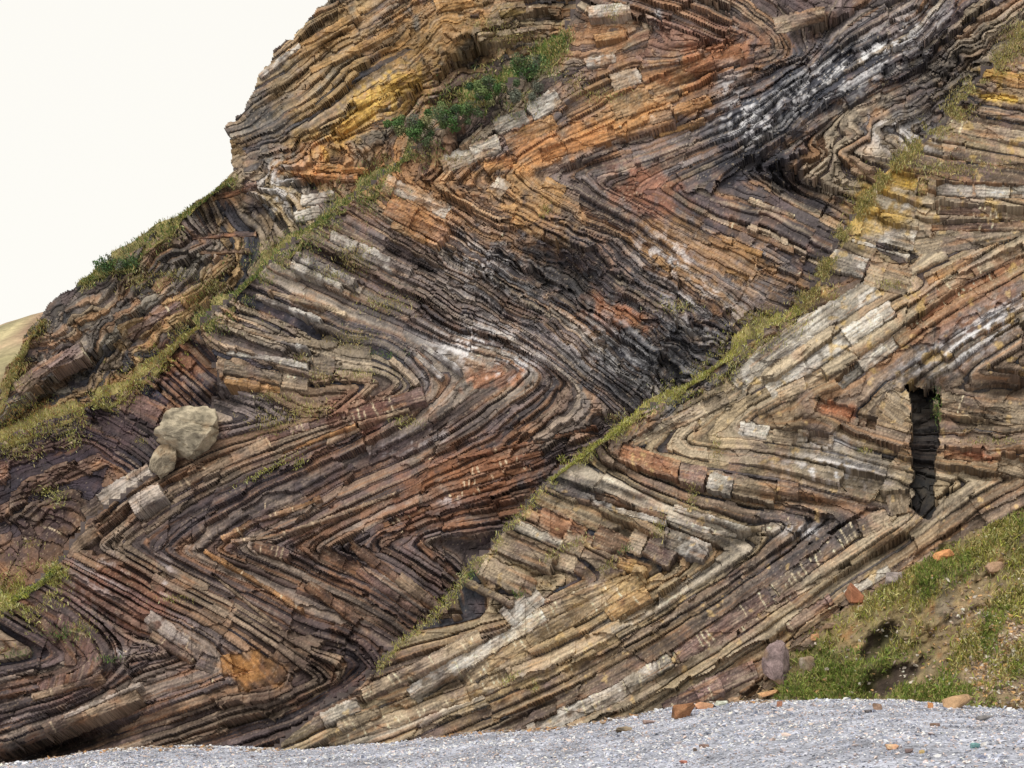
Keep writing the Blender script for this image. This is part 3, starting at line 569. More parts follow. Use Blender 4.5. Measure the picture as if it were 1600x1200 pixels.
# iron staining, mauve weathering, black seams, cream crusts
mixc(ss(0.08, 0.5, n_b + 0.6 * n_a + 0.25 * n_c) * 0.34 * (0.4 + 0.6 * hardv), (150,104,66))
mixc(ss(0.10, 0.45, fbm(vx, vy, 45, 131, 3) + .2 * n_c) * 0.40, (112,92,94))
mixc(ss(0.08, 0.36, n_l + 0.2 * n_b) * 0.45, (54,52,58))
mixc(ss(0.16, 0.40, fbm(vs, vt * 0.06, 4, 133, 3) + .15 * n_c) * (0.1 + .25 * hardv) , (180,162,136))
mixc(ss(0.20, 0.40, fbm(vs, vt * 0.05, 3.5, 134, 3) + .2 * n_b) * .45, (158,112,66))
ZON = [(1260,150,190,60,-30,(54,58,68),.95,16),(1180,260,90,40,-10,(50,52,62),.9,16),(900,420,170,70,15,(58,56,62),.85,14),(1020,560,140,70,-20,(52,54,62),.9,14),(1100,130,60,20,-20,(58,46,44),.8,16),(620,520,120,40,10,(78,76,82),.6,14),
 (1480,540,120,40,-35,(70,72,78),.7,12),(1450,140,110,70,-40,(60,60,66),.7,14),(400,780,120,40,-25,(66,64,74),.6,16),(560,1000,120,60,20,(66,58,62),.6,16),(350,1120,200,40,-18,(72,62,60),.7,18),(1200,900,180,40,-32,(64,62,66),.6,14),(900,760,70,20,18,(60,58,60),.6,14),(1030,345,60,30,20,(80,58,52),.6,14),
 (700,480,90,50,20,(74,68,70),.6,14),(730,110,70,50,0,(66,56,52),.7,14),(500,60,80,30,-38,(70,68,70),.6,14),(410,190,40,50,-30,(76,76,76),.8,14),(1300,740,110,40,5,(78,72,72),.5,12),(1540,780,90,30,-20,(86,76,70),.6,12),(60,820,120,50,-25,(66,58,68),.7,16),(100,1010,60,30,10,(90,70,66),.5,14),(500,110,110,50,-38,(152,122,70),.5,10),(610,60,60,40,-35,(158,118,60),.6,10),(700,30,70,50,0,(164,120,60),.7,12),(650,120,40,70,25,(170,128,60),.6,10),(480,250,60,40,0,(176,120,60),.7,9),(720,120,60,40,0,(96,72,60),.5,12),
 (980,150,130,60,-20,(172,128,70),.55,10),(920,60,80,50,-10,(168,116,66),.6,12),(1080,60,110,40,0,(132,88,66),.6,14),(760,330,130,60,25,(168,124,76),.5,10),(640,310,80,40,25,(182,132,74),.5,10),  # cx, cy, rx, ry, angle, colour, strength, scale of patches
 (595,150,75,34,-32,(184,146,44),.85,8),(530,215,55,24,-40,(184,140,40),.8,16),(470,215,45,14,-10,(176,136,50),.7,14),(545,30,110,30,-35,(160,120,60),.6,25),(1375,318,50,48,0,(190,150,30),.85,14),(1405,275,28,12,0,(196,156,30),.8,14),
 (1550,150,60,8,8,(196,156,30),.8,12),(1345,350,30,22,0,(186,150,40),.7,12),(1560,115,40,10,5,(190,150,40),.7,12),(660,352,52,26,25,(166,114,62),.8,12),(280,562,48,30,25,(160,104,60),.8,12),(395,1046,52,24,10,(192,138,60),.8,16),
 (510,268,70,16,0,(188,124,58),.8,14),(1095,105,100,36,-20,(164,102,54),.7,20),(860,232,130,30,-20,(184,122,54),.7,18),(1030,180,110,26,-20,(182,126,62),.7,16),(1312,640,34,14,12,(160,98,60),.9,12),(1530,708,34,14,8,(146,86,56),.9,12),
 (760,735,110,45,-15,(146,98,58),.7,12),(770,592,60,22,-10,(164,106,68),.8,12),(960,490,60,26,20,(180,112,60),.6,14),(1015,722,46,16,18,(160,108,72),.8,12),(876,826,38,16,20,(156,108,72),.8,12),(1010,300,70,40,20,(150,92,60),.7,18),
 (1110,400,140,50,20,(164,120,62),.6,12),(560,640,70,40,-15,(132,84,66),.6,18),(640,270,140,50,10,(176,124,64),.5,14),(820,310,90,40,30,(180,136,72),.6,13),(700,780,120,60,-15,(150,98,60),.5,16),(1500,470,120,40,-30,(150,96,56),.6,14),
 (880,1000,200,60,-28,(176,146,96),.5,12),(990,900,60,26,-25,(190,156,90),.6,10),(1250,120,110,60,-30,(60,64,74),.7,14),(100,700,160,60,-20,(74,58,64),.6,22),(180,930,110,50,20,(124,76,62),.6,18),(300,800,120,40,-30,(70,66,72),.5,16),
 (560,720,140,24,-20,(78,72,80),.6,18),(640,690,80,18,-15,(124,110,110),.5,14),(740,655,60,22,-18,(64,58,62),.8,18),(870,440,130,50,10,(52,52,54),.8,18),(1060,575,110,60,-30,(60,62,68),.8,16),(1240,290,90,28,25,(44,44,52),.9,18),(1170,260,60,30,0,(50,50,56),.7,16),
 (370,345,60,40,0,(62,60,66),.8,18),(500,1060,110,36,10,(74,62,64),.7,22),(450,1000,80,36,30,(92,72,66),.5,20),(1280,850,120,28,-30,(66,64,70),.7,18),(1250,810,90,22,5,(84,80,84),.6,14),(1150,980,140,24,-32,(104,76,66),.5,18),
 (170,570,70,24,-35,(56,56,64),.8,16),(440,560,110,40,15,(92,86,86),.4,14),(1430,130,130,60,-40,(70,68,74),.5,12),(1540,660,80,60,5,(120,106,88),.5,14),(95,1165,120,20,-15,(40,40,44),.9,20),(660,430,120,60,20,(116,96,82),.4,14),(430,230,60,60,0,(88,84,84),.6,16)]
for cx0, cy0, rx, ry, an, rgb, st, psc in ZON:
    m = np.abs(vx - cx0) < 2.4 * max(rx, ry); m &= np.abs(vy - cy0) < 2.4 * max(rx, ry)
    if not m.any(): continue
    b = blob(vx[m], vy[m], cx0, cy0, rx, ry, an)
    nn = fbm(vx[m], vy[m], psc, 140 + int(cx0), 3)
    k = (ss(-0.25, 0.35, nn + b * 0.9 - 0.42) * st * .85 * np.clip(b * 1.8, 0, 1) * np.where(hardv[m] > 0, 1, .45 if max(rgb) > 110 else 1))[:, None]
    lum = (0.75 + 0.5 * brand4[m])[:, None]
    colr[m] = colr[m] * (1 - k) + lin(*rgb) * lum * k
# white mineral streaks running down and along the beds
WHT = [(740,540,75,32,-10,.6),(1330,105,140,32,-30,.9),(1165,190,36,34,0,1.0),(1530,520,80,26,-38,.7),(650,690,80,16,-15,.5),(430,300,30,45,0,.7),(1300,735,70,22,5,.7),(800,572,45,16,-10,.8),(1040,400,60,30,30,.6),
       (960,540,80,50,20,.45),(1100,480,70,50,20,.45),(1250,830,40,10,0,.6),(760,420,80,50,20,.35),(1400,210,60,30,10,.5),(690,580,30,20,0,.5),(260,905,14,26,0,.6),(160,900,40,40,0,.4),(1140,130,20,30,0,.5),(700,780,20,10,0,.6),
       (185,1018,12,6,0,.9),(1290,690,40,16,0,.4),(1450,560,60,14,-30,.5),(1050,600,80,40,-30,.3),(1028,30,5,14,0,1.0)]
wm = np.zeros(len(uq))
for cx0, cy0, rx, ry, an, st in WHT: wm = np.maximum(wm, blob(vx, vy, cx0, cy0, rx, ry, an) * st)
mixc(wm * 1.15 * ss(-0.08, 0.22, fbm(vs, vt * .25, 6, 151, 3) + 0.5 * n_c + 0.35 * n_v) , (206,204,206))
# grey-white salt crust on the pale slabs, lichen spots
pale = np.isin(fidx, [i for i, f in enumerate(F) if f[2] in ('pale', 'grey')]) & feat
mixc(pale * ss(0.0, 0.3, n_b + .4 * n_c) * 0.6, (190,186,178))
mixc((vdom == 4) * (vx > 1150) * (vy < 600) * ss(0.42, 0.56, fbm(vx, vy, 20, 161, 3) + .1 * hardv) * .6, (176,144,70))
mixc((vdom == 4) * ss(0.44, 0.54, fbm(vx, vy, 15, 162, 3)) * .6 * hardv, (196,164,104))
# quartz veins: short pale cracks across the hard beds
tgrad = np.zeros(len(uq), np.float32)
for dnum in DOMS:
    gy_, gx_ = np.gradient(TD[dnum], H); m = vdom == dnum; tgrad[m] = np.hypot(gx_, gy_).ravel()[vidx[m]]
vst = np.where(feat, fve[fidx], 0.3 * (rbv[:, 4] > 0.6) * (tgrad > .7)) * hardv
tv = vt + 0.5 * vs * (rbv[:, 5] - .5) + .3 * vs * (h1(np.floor(vt / 30), vkey, 175) - .5) + 4 * fbm(vx, vy, 20, 171, 2)
vi = np.floor(tv / 9.0); fr = np.abs(tv / 9.0 - vi - 0.5) * 9.0
von = h1(vi + 3000, vkey, 172) < 0.5 * vst
mixc(von * (fr < 1.15) * ss(-.1, .1, fbm(vx, vy, 9, 173, 2) + .15 * (h1(vi, vkey, 174) - .3)) * .9 * (edge < .93), (214,196,160))
spk = h1(vidx, vidx * 0 + 1, 181)                     # grain of the weathered faces: flakes and specks
colr = colr * np.clip(1 + 0.22 * n_c + 0.22 * n_b + 0.62 * (spk - .5) + .75 * fbm(vs, vt * .12, 2.6, 182, 2), .25, 2)[:, None]
mixc((spk > .97) * .40 * (h1(vidx, vidx * 0 + 2, 183) < .25 + .75 * hardv), (186,168,140))
GAIN = 1.18
k_ = ((vdom == 3) * ss(560, 700, vy) + (vdom == 2) * .8)[:, None]      # browner, more purple beds low in the middle buttress
colr = colr * (1 - k_ + k_ * np.array([.80, .73, .72]))
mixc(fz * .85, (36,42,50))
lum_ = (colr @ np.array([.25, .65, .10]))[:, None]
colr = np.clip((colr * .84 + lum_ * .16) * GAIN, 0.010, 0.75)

# ------------------------------------------------------------------ meshes: bed > block
cdom = ck // 10000000; cbed = ck // 1000
order = np.argsort(ck, kind='stable')
ck_s = ck[order]; qs = quads[order]
ukeys, starts, counts = np.unique(ck_s, return_index=True, return_counts=True)
back_dir = ray(vx, vy); 
Pback = P - NRM * np.where(feat, 0.75, 0.55)[:, None]
jit_ = rng.random((len(uq), 2)).astype(np.float32)
Pmid = P - NRM * (0.10 + .10 * jit_[:, :1]) + np.array([0, 0, .03]) * (jit_[:, 1:] - .3)
def build_piece(name, ranges):
    q = np.concatenate([qs[a:a + n] for a, n in ranges])
    e = np.concatenate([q[:, [0, 1]], q[:, [1, 2]], q[:, [2, 3]], q[:, [3, 0]]])
    lo = np.minimum(e[:, 0], e[:, 1]).astype(np.int64); hi = np.maximum(e[:, 0], e[:, 1]).astype(np.int64)
    _, iv, cn = np.unique(lo * len(uq) + hi, return_inverse=True, return_counts=True)
    be = e[cn[iv.ravel()] == 1]
    used, iq = np.unique(q, return_inverse=True); q2 = iq.reshape(-1, 4)
    bu = np.unique(be)
    ma = np.searchsorted(used, be); mb = len(used) + np.searchsorted(bu, be)
    if feat[q[0, 0]]:
        mean = colr[used].mean(0)[None] * .8
        mc = mb + len(bu)
        sk = np.concatenate([np.stack([ma[:, 1], ma[:, 0], mb[:, 0], mb[:, 1]], 1), np.stack([mb[:, 1], mb[:, 0], mc[:, 0], mc[:, 1]], 1)])
        verts = np.concatenate([P[used], Pmid[bu], Pback[bu]])
        cols = np.concatenate([colr[used], .45 * colr[bu] + .55 * mean * (.6 + .8 * jit_[bu][:, :1]), mean * (.5 + .7 * jit_[bu][:, 1:])])
    else:
        sk = np.stack([ma[:, 1], ma[:, 0], mb[:, 0], mb[:, 1]], 1)
        verts = np.concatenate([P[used], Pback[bu]]); cols = np.concatenate([colr[used], .5 * colr[bu] + .4 * colr[used].mean(0)[None]])
    return mesh_np(name, verts, np.concatenate([q2, sk]), cols)

def backing(dnum, mask_poly_dom):
    st = 5
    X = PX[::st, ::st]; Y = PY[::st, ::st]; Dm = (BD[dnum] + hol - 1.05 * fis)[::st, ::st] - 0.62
    dm = (DOMC == dnum) & valid
    ok = np.zeros(X.shape, bool)
    big = np.zeros(PX.shape, bool); big[:-1, :-1] = dm
    ys, xs = np.nonzero(big)
    ok[np.clip(ys // st, 0, X.shape[0] - 1), np.clip(xs // st, 0, X.shape[1] - 1)] = True
    ok &= inside(CLIFF, X - 14, Y - 14) & inside(CLIFF, X, Y - 20) & inside(CLIFF, X - 20, Y) & inside(CLIFF, X - 16, Y + 10)
    okc = ok[:-1, :-1] & ok[1:, :-1] & ok[:-1, 1:] & ok[1:, 1:]
    i, j = np.nonzero(okc); w = X.shape[1]
    v = i * w + j; q = np.stack([v + w, v + w + 1, v + 1, v], 1)
    used, iq = np.unique(q, return_inverse=True)
    p = at(X.ravel()[used], Y.ravel()[used], Dm.ravel()[used])
    c = np.tile(lin(70, 62, 60) * 1.2, (len(used), 1)) * (0.8 + 0.8 * (fbm(X.ravel()[used], Y.ravel()[used], 30, 7) + .5))[:, None]
    return mesh_np('cliff', p, iq.reshape(-1, 4), c)

LAB = {1: 'weathered yellow-brown crag at the top left, against the sky', 2: 'dark purple rock slope at the left between grass ledge and pale boulder',
       3: 'middle buttress of brown zigzag folded beds between the two grass ledges', 4: 'pale grey and tan front buttress with folded slabs at the right'}
BLOCK_MIN = 62
for dnum in (1, 2, 3, 4):
    cl = link('cliff', backing(dnum, None), M_ROCK, None, kind='structure', label=LAB[dnum])
    beds = {}
    for k, a, n in zip(ukeys, starts, counts):
        if k // 10000000 == dnum: beds.setdefault(k // 1000, []).append((int(n), int(a), int(k)))
    # feature slabs always count as beds of their own; small scraps go in one piece of rubble
    order_b = sorted(beds.items(), key=lambda kv: -sum(x[0] for x in kv[1]))
    blocks_all = sorted([x for kb, lst in beds.items() for x in lst if len(lst) > 1], reverse=True)
    hard_of = lambda kb: True if kb % 10000 >= 2000 else bool(TYPE[dnum][kb % 10000])
    thr_blocks = set(x[2] for x in blocks_all[:900] if x[0] >= BLOCK_MIN and hard_of(x[2] // 1000))
    thr_blocks = set(sorted(thr_blocks, key=lambda k: -dict((x[2], x[0]) for x in blocks_all)[k])[:290]) if len(thr_blocks) > 290 else thr_blocks
    rub = []
    nb = 0
    for kb, lst in order_b:
        tot = sum(x[0] for x in lst)
        if nb >= 296 or tot < 30:
            rub += [(a, n) for n, a, k in lst]; continue
        main = [(a, n) for n, a, k in lst if k not in thr_blocks]; blk = [(a, n) for n, a, k in lst if k in thr_blocks]
        if not main: main = [blk[0]]; blk = blk[1:]
        bo = link('rock_bed', build_piece('rock_bed', main), M_ROCK, cl); nb += 1
        for r in blk: link('block', build_piece('block', [r]), M_ROCK, bo)
    if rub: link('rock_rubble', build_piece('rock_rubble', rub), M_ROCK, cl, kind='stuff')

# ------------------------------------------------------------------ beach
def interp_line(line, x):
    l = np.array(sorted(line)); return np.interp(x, l[:, 0], l[:, 1])
CONT = [(-700,1215),(-100,1215),(0,1195),(60,1190),(150,1174),(280,1167),(420,1172),(500,1166),(620,1160),(760,1143),(860,1140),(1000,1117),(1080,1101),(1180,1096),(1400,1094),(1600,1108),(1800,1112),(2300,1120)]
cpx = np.linspace(-700, 2300, 121); cpy = interp_line(CONT, cpx)
cd = 2.6 + 2.6 * ss(1080, 1320, cpx)
CP = at(cpx, cpy, cd)
ordr = np.argsort(CP[:, 0]); CP = CP[ordr]
def beach_z(x, y):
    yc = np.interp(x, CP[:, 0], CP[:, 1]); zc = np.interp(x, CP[:, 0], CP[:, 2])
    dist = yc - y
    z = zc - np.where(dist > 0, 0.085 * dist, .02 * dist)
    z = np.where(z > 0.3, z, 0.3 - 0.3 * np.tanh((0.3 - z) / 0.6) * 1.0)
    return z + 0.25 * fbm(x, y, 5.0, 201, 2) * ss(0, 6, np.abs(dist)) * .35 + 0.05 * fbm(x, y, .9, 202, 2)
xs = np.concatenate([np.linspace(-220, -27, 20)[:-1], np.linspace(-27, 27, 141), np.linspace(27, 220, 20)[1:]])
ys = np.concatenate([np.linspace(-60, 24, 15)[:-1], np.linspace(24, 68, 110), np.linspace(68, 82, 8)[1:]])
BX, BY = np.meshgrid(xs, ys)
BZ = beach_z(BX, BY)
bc = lin(160, 162, 172)[None] * np.array([1.22, 1.23, 1.25]) * (1 + 0.8 * fbm(BX.ravel(), BY.ravel(), .6, 203, 3))[:, None]
i, j = np.meshgrid(np.arange(len(ys) - 1), np.arange(len(xs) - 1), indexing='ij'); v = (i * len(xs) + j).ravel()
beach = link('beach', mesh_np('beach', np.stack([BX.ravel(), BY.ravel(), BZ.ravel()], 1), np.stack([v, v + 1, v + 1 + len(xs), v + len(xs)], 1), bc, True), M_BED, None, kind='structure', label='grey shingle beach at the foot of the cliff')

def hull_rock(seed, n=14, sq=0.55):
    r = np.random.default_rng(seed)
    bm = bmesh.new()
    for k in range(n):
        p = r.normal(size=3); p /= np.linalg.norm(p); p = np.sign(p) * np.abs(p) ** sq; p *= r.uniform(.85, 1.0) / max(1, np.abs(p).max() * .95)
        bm.verts.new(p)
    bmesh.ops.convex_hull(bm, input=bm.verts)
    loose = [v for v in bm.verts if not v.link_faces]
    bmesh.ops.delete(bm, geom=loose, context='VERTS')
    bmesh.ops.triangulate(bm, faces=bm.faces)
    bm.verts.index_update()
    V = np.array([v.co[:] for v in bm.verts]); T_ = np.array([[v.index for v in f.verts] for f in bm.faces])
    bm.free(); return V, T_
PEB = [hull_rock(500 + k, 7, 0.9) for k in range(10)]
def scatter(name, pts, sizes, cols, shapes, flat=0.55, mat=M_PEBBLE, parent=None, **props):
    r = np.random.default_rng(5); V_, F_, C_ = [], [], []; off = 0
    which = r.integers(0, len(shapes), len(pts))
    for w in range(len(shapes)):
        idx = np.nonzero(which == w)[0]
        if len(idx) == 0: continue
        V, T_ = shapes[w]; n = len(idx)
        a = r.uniform(0, 6.28, n); ca, sa = np.cos(a), np.sin(a)
        sc3 = sizes[idx][:, None] * np.stack([r.uniform(.8, 1.4, n), r.uniform(.6, 1, n), r.uniform(.7, 1.2, n) * flat], 1)
        loc = V[None] * sc3[:, None, :]
        x = loc[..., 0] * ca[:, None] - loc[..., 1] * sa[:, None]; y = loc[..., 0] * sa[:, None] + loc[..., 1] * ca[:, None]
        tilt = r.normal(0, .25, n)[:, None]
        z = loc[..., 2] + x * tilt
        W = np.stack([x, y, z], -1) + pts[idx][:, None, :]
        V_.append(W.reshape(-1, 3)); F_.append((T_[None] + (np.arange(n) * len(V))[:, None, None] + off).reshape(-1, 3)); off += n * len(V)
        C_.append(np.repeat(cols[idx], len(V), 0))
    return link(name, mesh_np(name, np.concatenate(V_), np.concatenate(F_), np.concatenate(C_)), mat, parent, **props)
NP = 42000
bxp = rng.uniform(-21, 21, NP); u = rng.random(NP)
ycp = np.interp(bxp, CP[:, 0], CP[:, 1]); byp = ycp + 2.5 - 26.0 * u ** 1.15
bzp = beach_z(bxp, byp)
pcol = np.array([lin(150,152,162), lin(176,178,188), lin(196,196,204), lin(120,124,134), lin(170,158,156), lin(206,196,190), lin(142,146,160), lin(186,168,158)])[rng.integers(0, 8, NP)] * rng.uniform(.6, 1.35, (NP, 1)) * np.array([1.54, 1.55, 1.57]) * (1 + .9 * fbm(bxp * .12, (ycp - byp) * 1.0, 2.2, 207, 3))[:, None]
scatter('shingle', np.stack([bxp, byp, bzp + 0.01], 1), rng.uniform(.027, .058, NP) * (1 + 1.6 * (rng.random(NP) < .06) * rng.random(NP)) * (1 + .5 * fbm(bxp * .12, ycp - byp, 2.2, 207, 3)), np.clip(pcol, 0, .85), PEB, 0.6, M_PEBBLE, None, kind='stuff', label='loose grey shingle pebbles covering the beach')

# ------------------------------------------------------------------ talus slope with grass at the lower right
tx = np.arange(1150, 1760, 4.0); ty = np.arange(690, 1150, 4.0)
TX, TY = np.meshgrid(tx, ty)
TPOLY = TAL + [(1205,1135),(1760,1150)]
tin = inside(TPOLY, TX + 10 * fbm(TX, TY, 25, 301), TY + 10 * fbm(TX, TY, 25, 302))
tdd = pdist(TAL, TX, TY)
TH = [(1372,1008,34,16,-52,-.45),(1388,1062,52,17,-25,-.5),(1262,1012,16,10,-20,-.4),(1480,985,60,14,-30,-.25),(1565,900,40,14,-20,-.3)]
def talus_d(x, y, dd):
    d = 2.5 + 2.9 * ss(0, 300, dd) + 0.45 * ss(0, 25, dd) + 0.6 * fbm(x, y, 60, 305, 3) + 0.22 * fbm(x, y, 18, 306, 3) + 0.12 * fbm(x, y, 7, 309, 2)
    for h_ in TH: d = d + ss(.12, .62, blob(x, y, *h_[:5]) + .35 * fbm(x, y, 14, 331, 3)) * h_[5]
    for cx0, cy0, k in ((1360,985,.5),(1360,1040,.5),(1400,1000,.3)): d = d + k * blob(x, y, cx0, cy0, 40, 12, -35)
    return d
TDv = talus_d(TX, TY, tdd)
TP = at(TX.ravel(), TY.ravel(), TDv.ravel())
GREEN = [(1300,1060,110,40,-25,1.0),(1460,1085,90,16,-8,1.0),(1330,1060,30,34,0,1.0),(1440,900,120,26,-32,.9),(1560,840,90,26,-32,1.0),(1530,1000,130,20,-48,.85),(1590,940,40,30,-40,.9),(1580,1045,40,18,0,.7),(1250,1080,50,18,0,1.0),(1410,930,80,30,-30,.6),(1660,860,80,60,-30,.9),(1640,1000,60,40,-40,.7),(1290,1010,60,18,-35,.6)]
def green_at(x, y):
    g = np.zeros(np.shape(x))
    for g_ in GREEN: g = np.maximum(g, blob(x, y, *g_[:5]) * g_[5])
    return np.clip(g * 1.3 + 0.9 * fbm(x, y, 30, 311, 3) - .15, 0, 1)
gx_m = green_at(TX, TY).ravel()
tb = np.tile(lin(122, 108, 80), (TX.size, 1)); txr, tyr = TX.ravel(), TY.ravel()
def mt(mask, rgb):
    global tb
    k = np.clip(mask, 0, 1)[:, None]; tb = tb * (1 - k) + lin(*rgb) * k
mt(ss(0, .4, fbm(txr, tyr, 40, 313, 3)), (112,102,86)); mt(ss(.1, .4, fbm(txr, tyr, 22, 314, 3)), (136,116,82)); mt(blob(txr, tyr, 1565, 1010, 60, 70, -30), (150,130,112)); mt(ss(.3,.5,fbm(txr,tyr,14,315,3)) * .6, (140,100,66))
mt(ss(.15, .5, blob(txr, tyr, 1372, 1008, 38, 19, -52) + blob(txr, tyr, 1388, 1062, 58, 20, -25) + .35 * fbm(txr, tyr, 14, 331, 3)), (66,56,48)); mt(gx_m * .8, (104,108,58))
tb = tb * 1.15 * (1 + .7 * fbm(txr, tyr, 7, 316, 3))[:, None]
okc = tin[:-1, :-1] | tin[1:, :-1] | tin[:-1, 1:] | tin[1:, 1:]
i, j = np.nonzero(okc); w = len(tx); v = i * w + j
q = np.stack([v + w, v + w + 1, v + 1, v], 1); used, iq = np.unique(q, return_inverse=True)
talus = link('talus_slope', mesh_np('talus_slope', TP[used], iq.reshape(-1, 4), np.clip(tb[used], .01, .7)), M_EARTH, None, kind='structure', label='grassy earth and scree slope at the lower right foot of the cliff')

# ------------------------------------------------------------------ far hill at the left edge
hx = np.linspace(-110, 40, 90); hy = np.linspace(95, 230, 50)
HX, HY = np.meshgrid(hx, hy)
def hz_of(x, y):
    # crest height needed at y = 170
    px = x / 170 * FPX + 800
    crest = np.interp(px, [-900,-300,-120,0,45,80,120,300,900], [720,670,590,533,517,504,492,450,360])
    r = ray(px, crest); zc = CAM[2] + r[..., 2] / r[..., 1] * 170
    return -2 + (zc + 2) * ss(95, 170, y) ** 0.8 + fbm(x, y, 14, 401, 5) * 1.6 * ss(95, 120, y) - np.maximum(0, y - 170) * .15
HZ = hz_of(HX, HY)
hc = np.tile(lin(150, 138, 108), (HX.size, 1)); hxr, hyr = HX.ravel(), HY.ravel()
def mh(mask, rgb):
    global hc
    k = np.clip(mask, 0, 1)[:, None]; hc = hc * (1 - k) + lin(*rgb) * k
mh(ss(-.1, .3, fbm(hxr, hyr, 18, 403, 3)), (158,150,112)); mh(ss(0, .3, fbm(hxr, hyr, 9, 404, 3)), (124,122,84)); mh(ss(.1, .35, fbm(hxr, hyr * .5, 12, 405, 3)), (146,116,98))
i, j = np.meshgrid(np.arange(len(hy) - 1), np.arange(len(hx) - 1), indexing='ij'); v = (i * len(hx) + j).ravel()
link('hill', mesh_np('hill', np.stack([hxr, hyr, HZ.ravel()], 1), np.stack([v, v + 1, v + 1 + len(hx), v + len(hx)], 1), np.clip(hc * (1.1 + .9 * fbm(hxr, hyr, 3.0, 407, 3))[:, None], 0, .75), True), M_HILL, None, kind='structure', label='far tan heath hillside beyond the left edge of the cliff')

# ------------------------------------------------------------------ grass ledges: turf ribbon + blades
def front_d(px, py):
    """surface distance of the built rock at a pixel (max of neighbours)"""
    ix = np.clip(((np.asarray(px) - GX[0]) / H).astype(int), 0, nx - 1); iy = np.clip(((np.asarray(py) - GY[0]) / H).astype(int), 0, ny - 1)
    return SURF[iy, ix]
SURF = np.full((ny, nx), -9.0, np.float32)
np.maximum.at(SURF.ravel(), vidx, d_v.astype(np.float32))
_s = SURF.copy()
for sh in range(2):
    for ax in (0, 1):
        _s = np.maximum(_s, np.maximum(np.roll(_s, 2, ax), np.roll(_s, -2, ax)))
SURF = np.where(_s < -5, 0, _s)
def turf(line, width, seed, up=0.5, cols=((96,108,44),(128,132,66),(84,96,40)), name='grass_ledge', label=None):
    """ribbon of soil along a traced line; width may be a list per vertex"""
    r = resample(line, 5.0); n = len(r)
    wl = np.interp(np.linspace(0, 1, n), np.linspace(0, 1, len(width)), width)
    d = np.gradient(r, axis=0); d /= np.linalg.norm(d, axis=1)[:, None]; nr = np.stack([-d[:, 1], d[:, 0]], 1)
    m = 9; vv = np.linspace(-0.5, 0.5, m)
    ed = np.clip(.72 + 1.5 * fbm(np.arange(n) * 5.0, np.zeros(n), 34, seed, 3), .12, 1.5)
    X = r[:, 0][:, None] + nr[:, 0][:, None] * vv[None] * (wl * ed)[:, None]; Y = r[:, 1][:, None] + nr[:, 1][:, None] * vv[None] * (wl * ed)[:, None]
    e0 = front_d(X[:, 0], Y[:, 0]); e1 = front_d(X[:, -1], Y[:, -1])
    k = np.ones(9) / 9
    def sm(e):
        if len(e) < 12: return e * 0 + e.mean()
        return np.convolve(np.pad(e, 4, mode='edge'), k, 'valid')
    e0, e1 = sm(e0), sm(e1)
    f = (vv + 0.5)[None]
    D = e0[:, None] * (1 - f) + e1[:, None] * f + 0.0 + 0.07 * np.sin(np.pi * f) + 0.22 * fbm(X, Y, 18, seed + 1, 3)
    D[:, 0] = e0 - .3; D[:, -1] = e1 - .3
    return X, Y, D
blades_V, blades_C = [], []
def blades(X, Y, D, n, size, cols, seed, droop=0.6):
    r = np.random.default_rng(seed)
    nr_, nc_ = X.shape
    i = r.integers(0, nr_ - 1, n); j = r.integers(0, nc_ - 1, n); a = r.random(n); b = r.random(n)
    def bl(A_): return (A_[i, j] * (1 - a) + A_[i + 1, j] * a) * (1 - b) + (A_[i, j + 1] * (1 - a) + A_[i + 1, j + 1] * a) * b
    p = at(bl(X), bl(Y), bl(D))
    add_blades(p, size, cols, r, droop)
def add_blades(p, size, cols, r, droop=0.6, target=None):
    n = len(p)
    L = size * r.uniform(.5, 1.3, n)
    dirv = np.stack([r.normal(0, .5, n), r.normal(-.35, .35, n), np.abs(r.normal(.8, .35, n))], 1) + NRM * 0.35
    dirv /= np.linalg.norm(dirv, axis=1)[:, None]
    side = np.cross(dirv, r.normal(size=(n, 3))); side /= np.linalg.norm(side, axis=1)[:, None] + 1e-9
    wdt = L * r.uniform(.035, .09, n)
    mid = p + dirv * (L * .6)[:, None]
    tip = p + dirv * L[:, None] + np.array([0, -.15, -droop])[None] * (L * r.uniform(.2, .8, n))[:, None]
    V = np.stack([p - side * wdt[:, None], p + side * wdt[:, None], mid + side * (wdt * .8)[:, None], mid - side * (wdt * .8)[:, None], tip], 1)
    cc = np.array([lin(*c) for c in cols])[r.integers(0, len(cols), n)] * r.uniform(.7, 1.35, (n, 1)) * 1.7
    C_ = np.repeat(cc[:, None], 5, 1); C_[:, 4] *= 1.15
    blades_V.append(V.reshape(-1, 3)); blades_C.append(C_.reshape(-1, 3))
def flush_blades(name, **props):
    global blades_V, blades_C
    V = np.concatenate(blades_V); C_ = np.concatenate(blades_C); n = len(V) // 5
    b = (np.arange(n) * 5)[:, None]
    tri = np.concatenate([b + [0, 1, 2], b + [0, 2, 3], b + [3, 2, 4]])
    o = link(name, mesh_np(name, V, tri, np.clip(C_, 0, .7)), M_GRASS, None, **props)
    blades_V, blades_C = [], []; return o
G_OL = [(112,112,60),(138,132,76),(160,150,98),(92,96,52),(178,166,118),(124,106,72)]
G_GR = [(70,94,46),(88,110,54),(62,82,48),(102,118,64),(58,72,54),(120,122,76)]
G_LM = [(134,138,62),(156,154,76),(172,168,104),(112,118,54),(184,174,120)]
G_DRY = [(150,136,92),(170,154,108),(128,112,76),(112,108,60),(96,100,56)]
G_HE = [(122,92,62),(104,88,66),(140,108,66),(96,104,56),(128,124,70)]
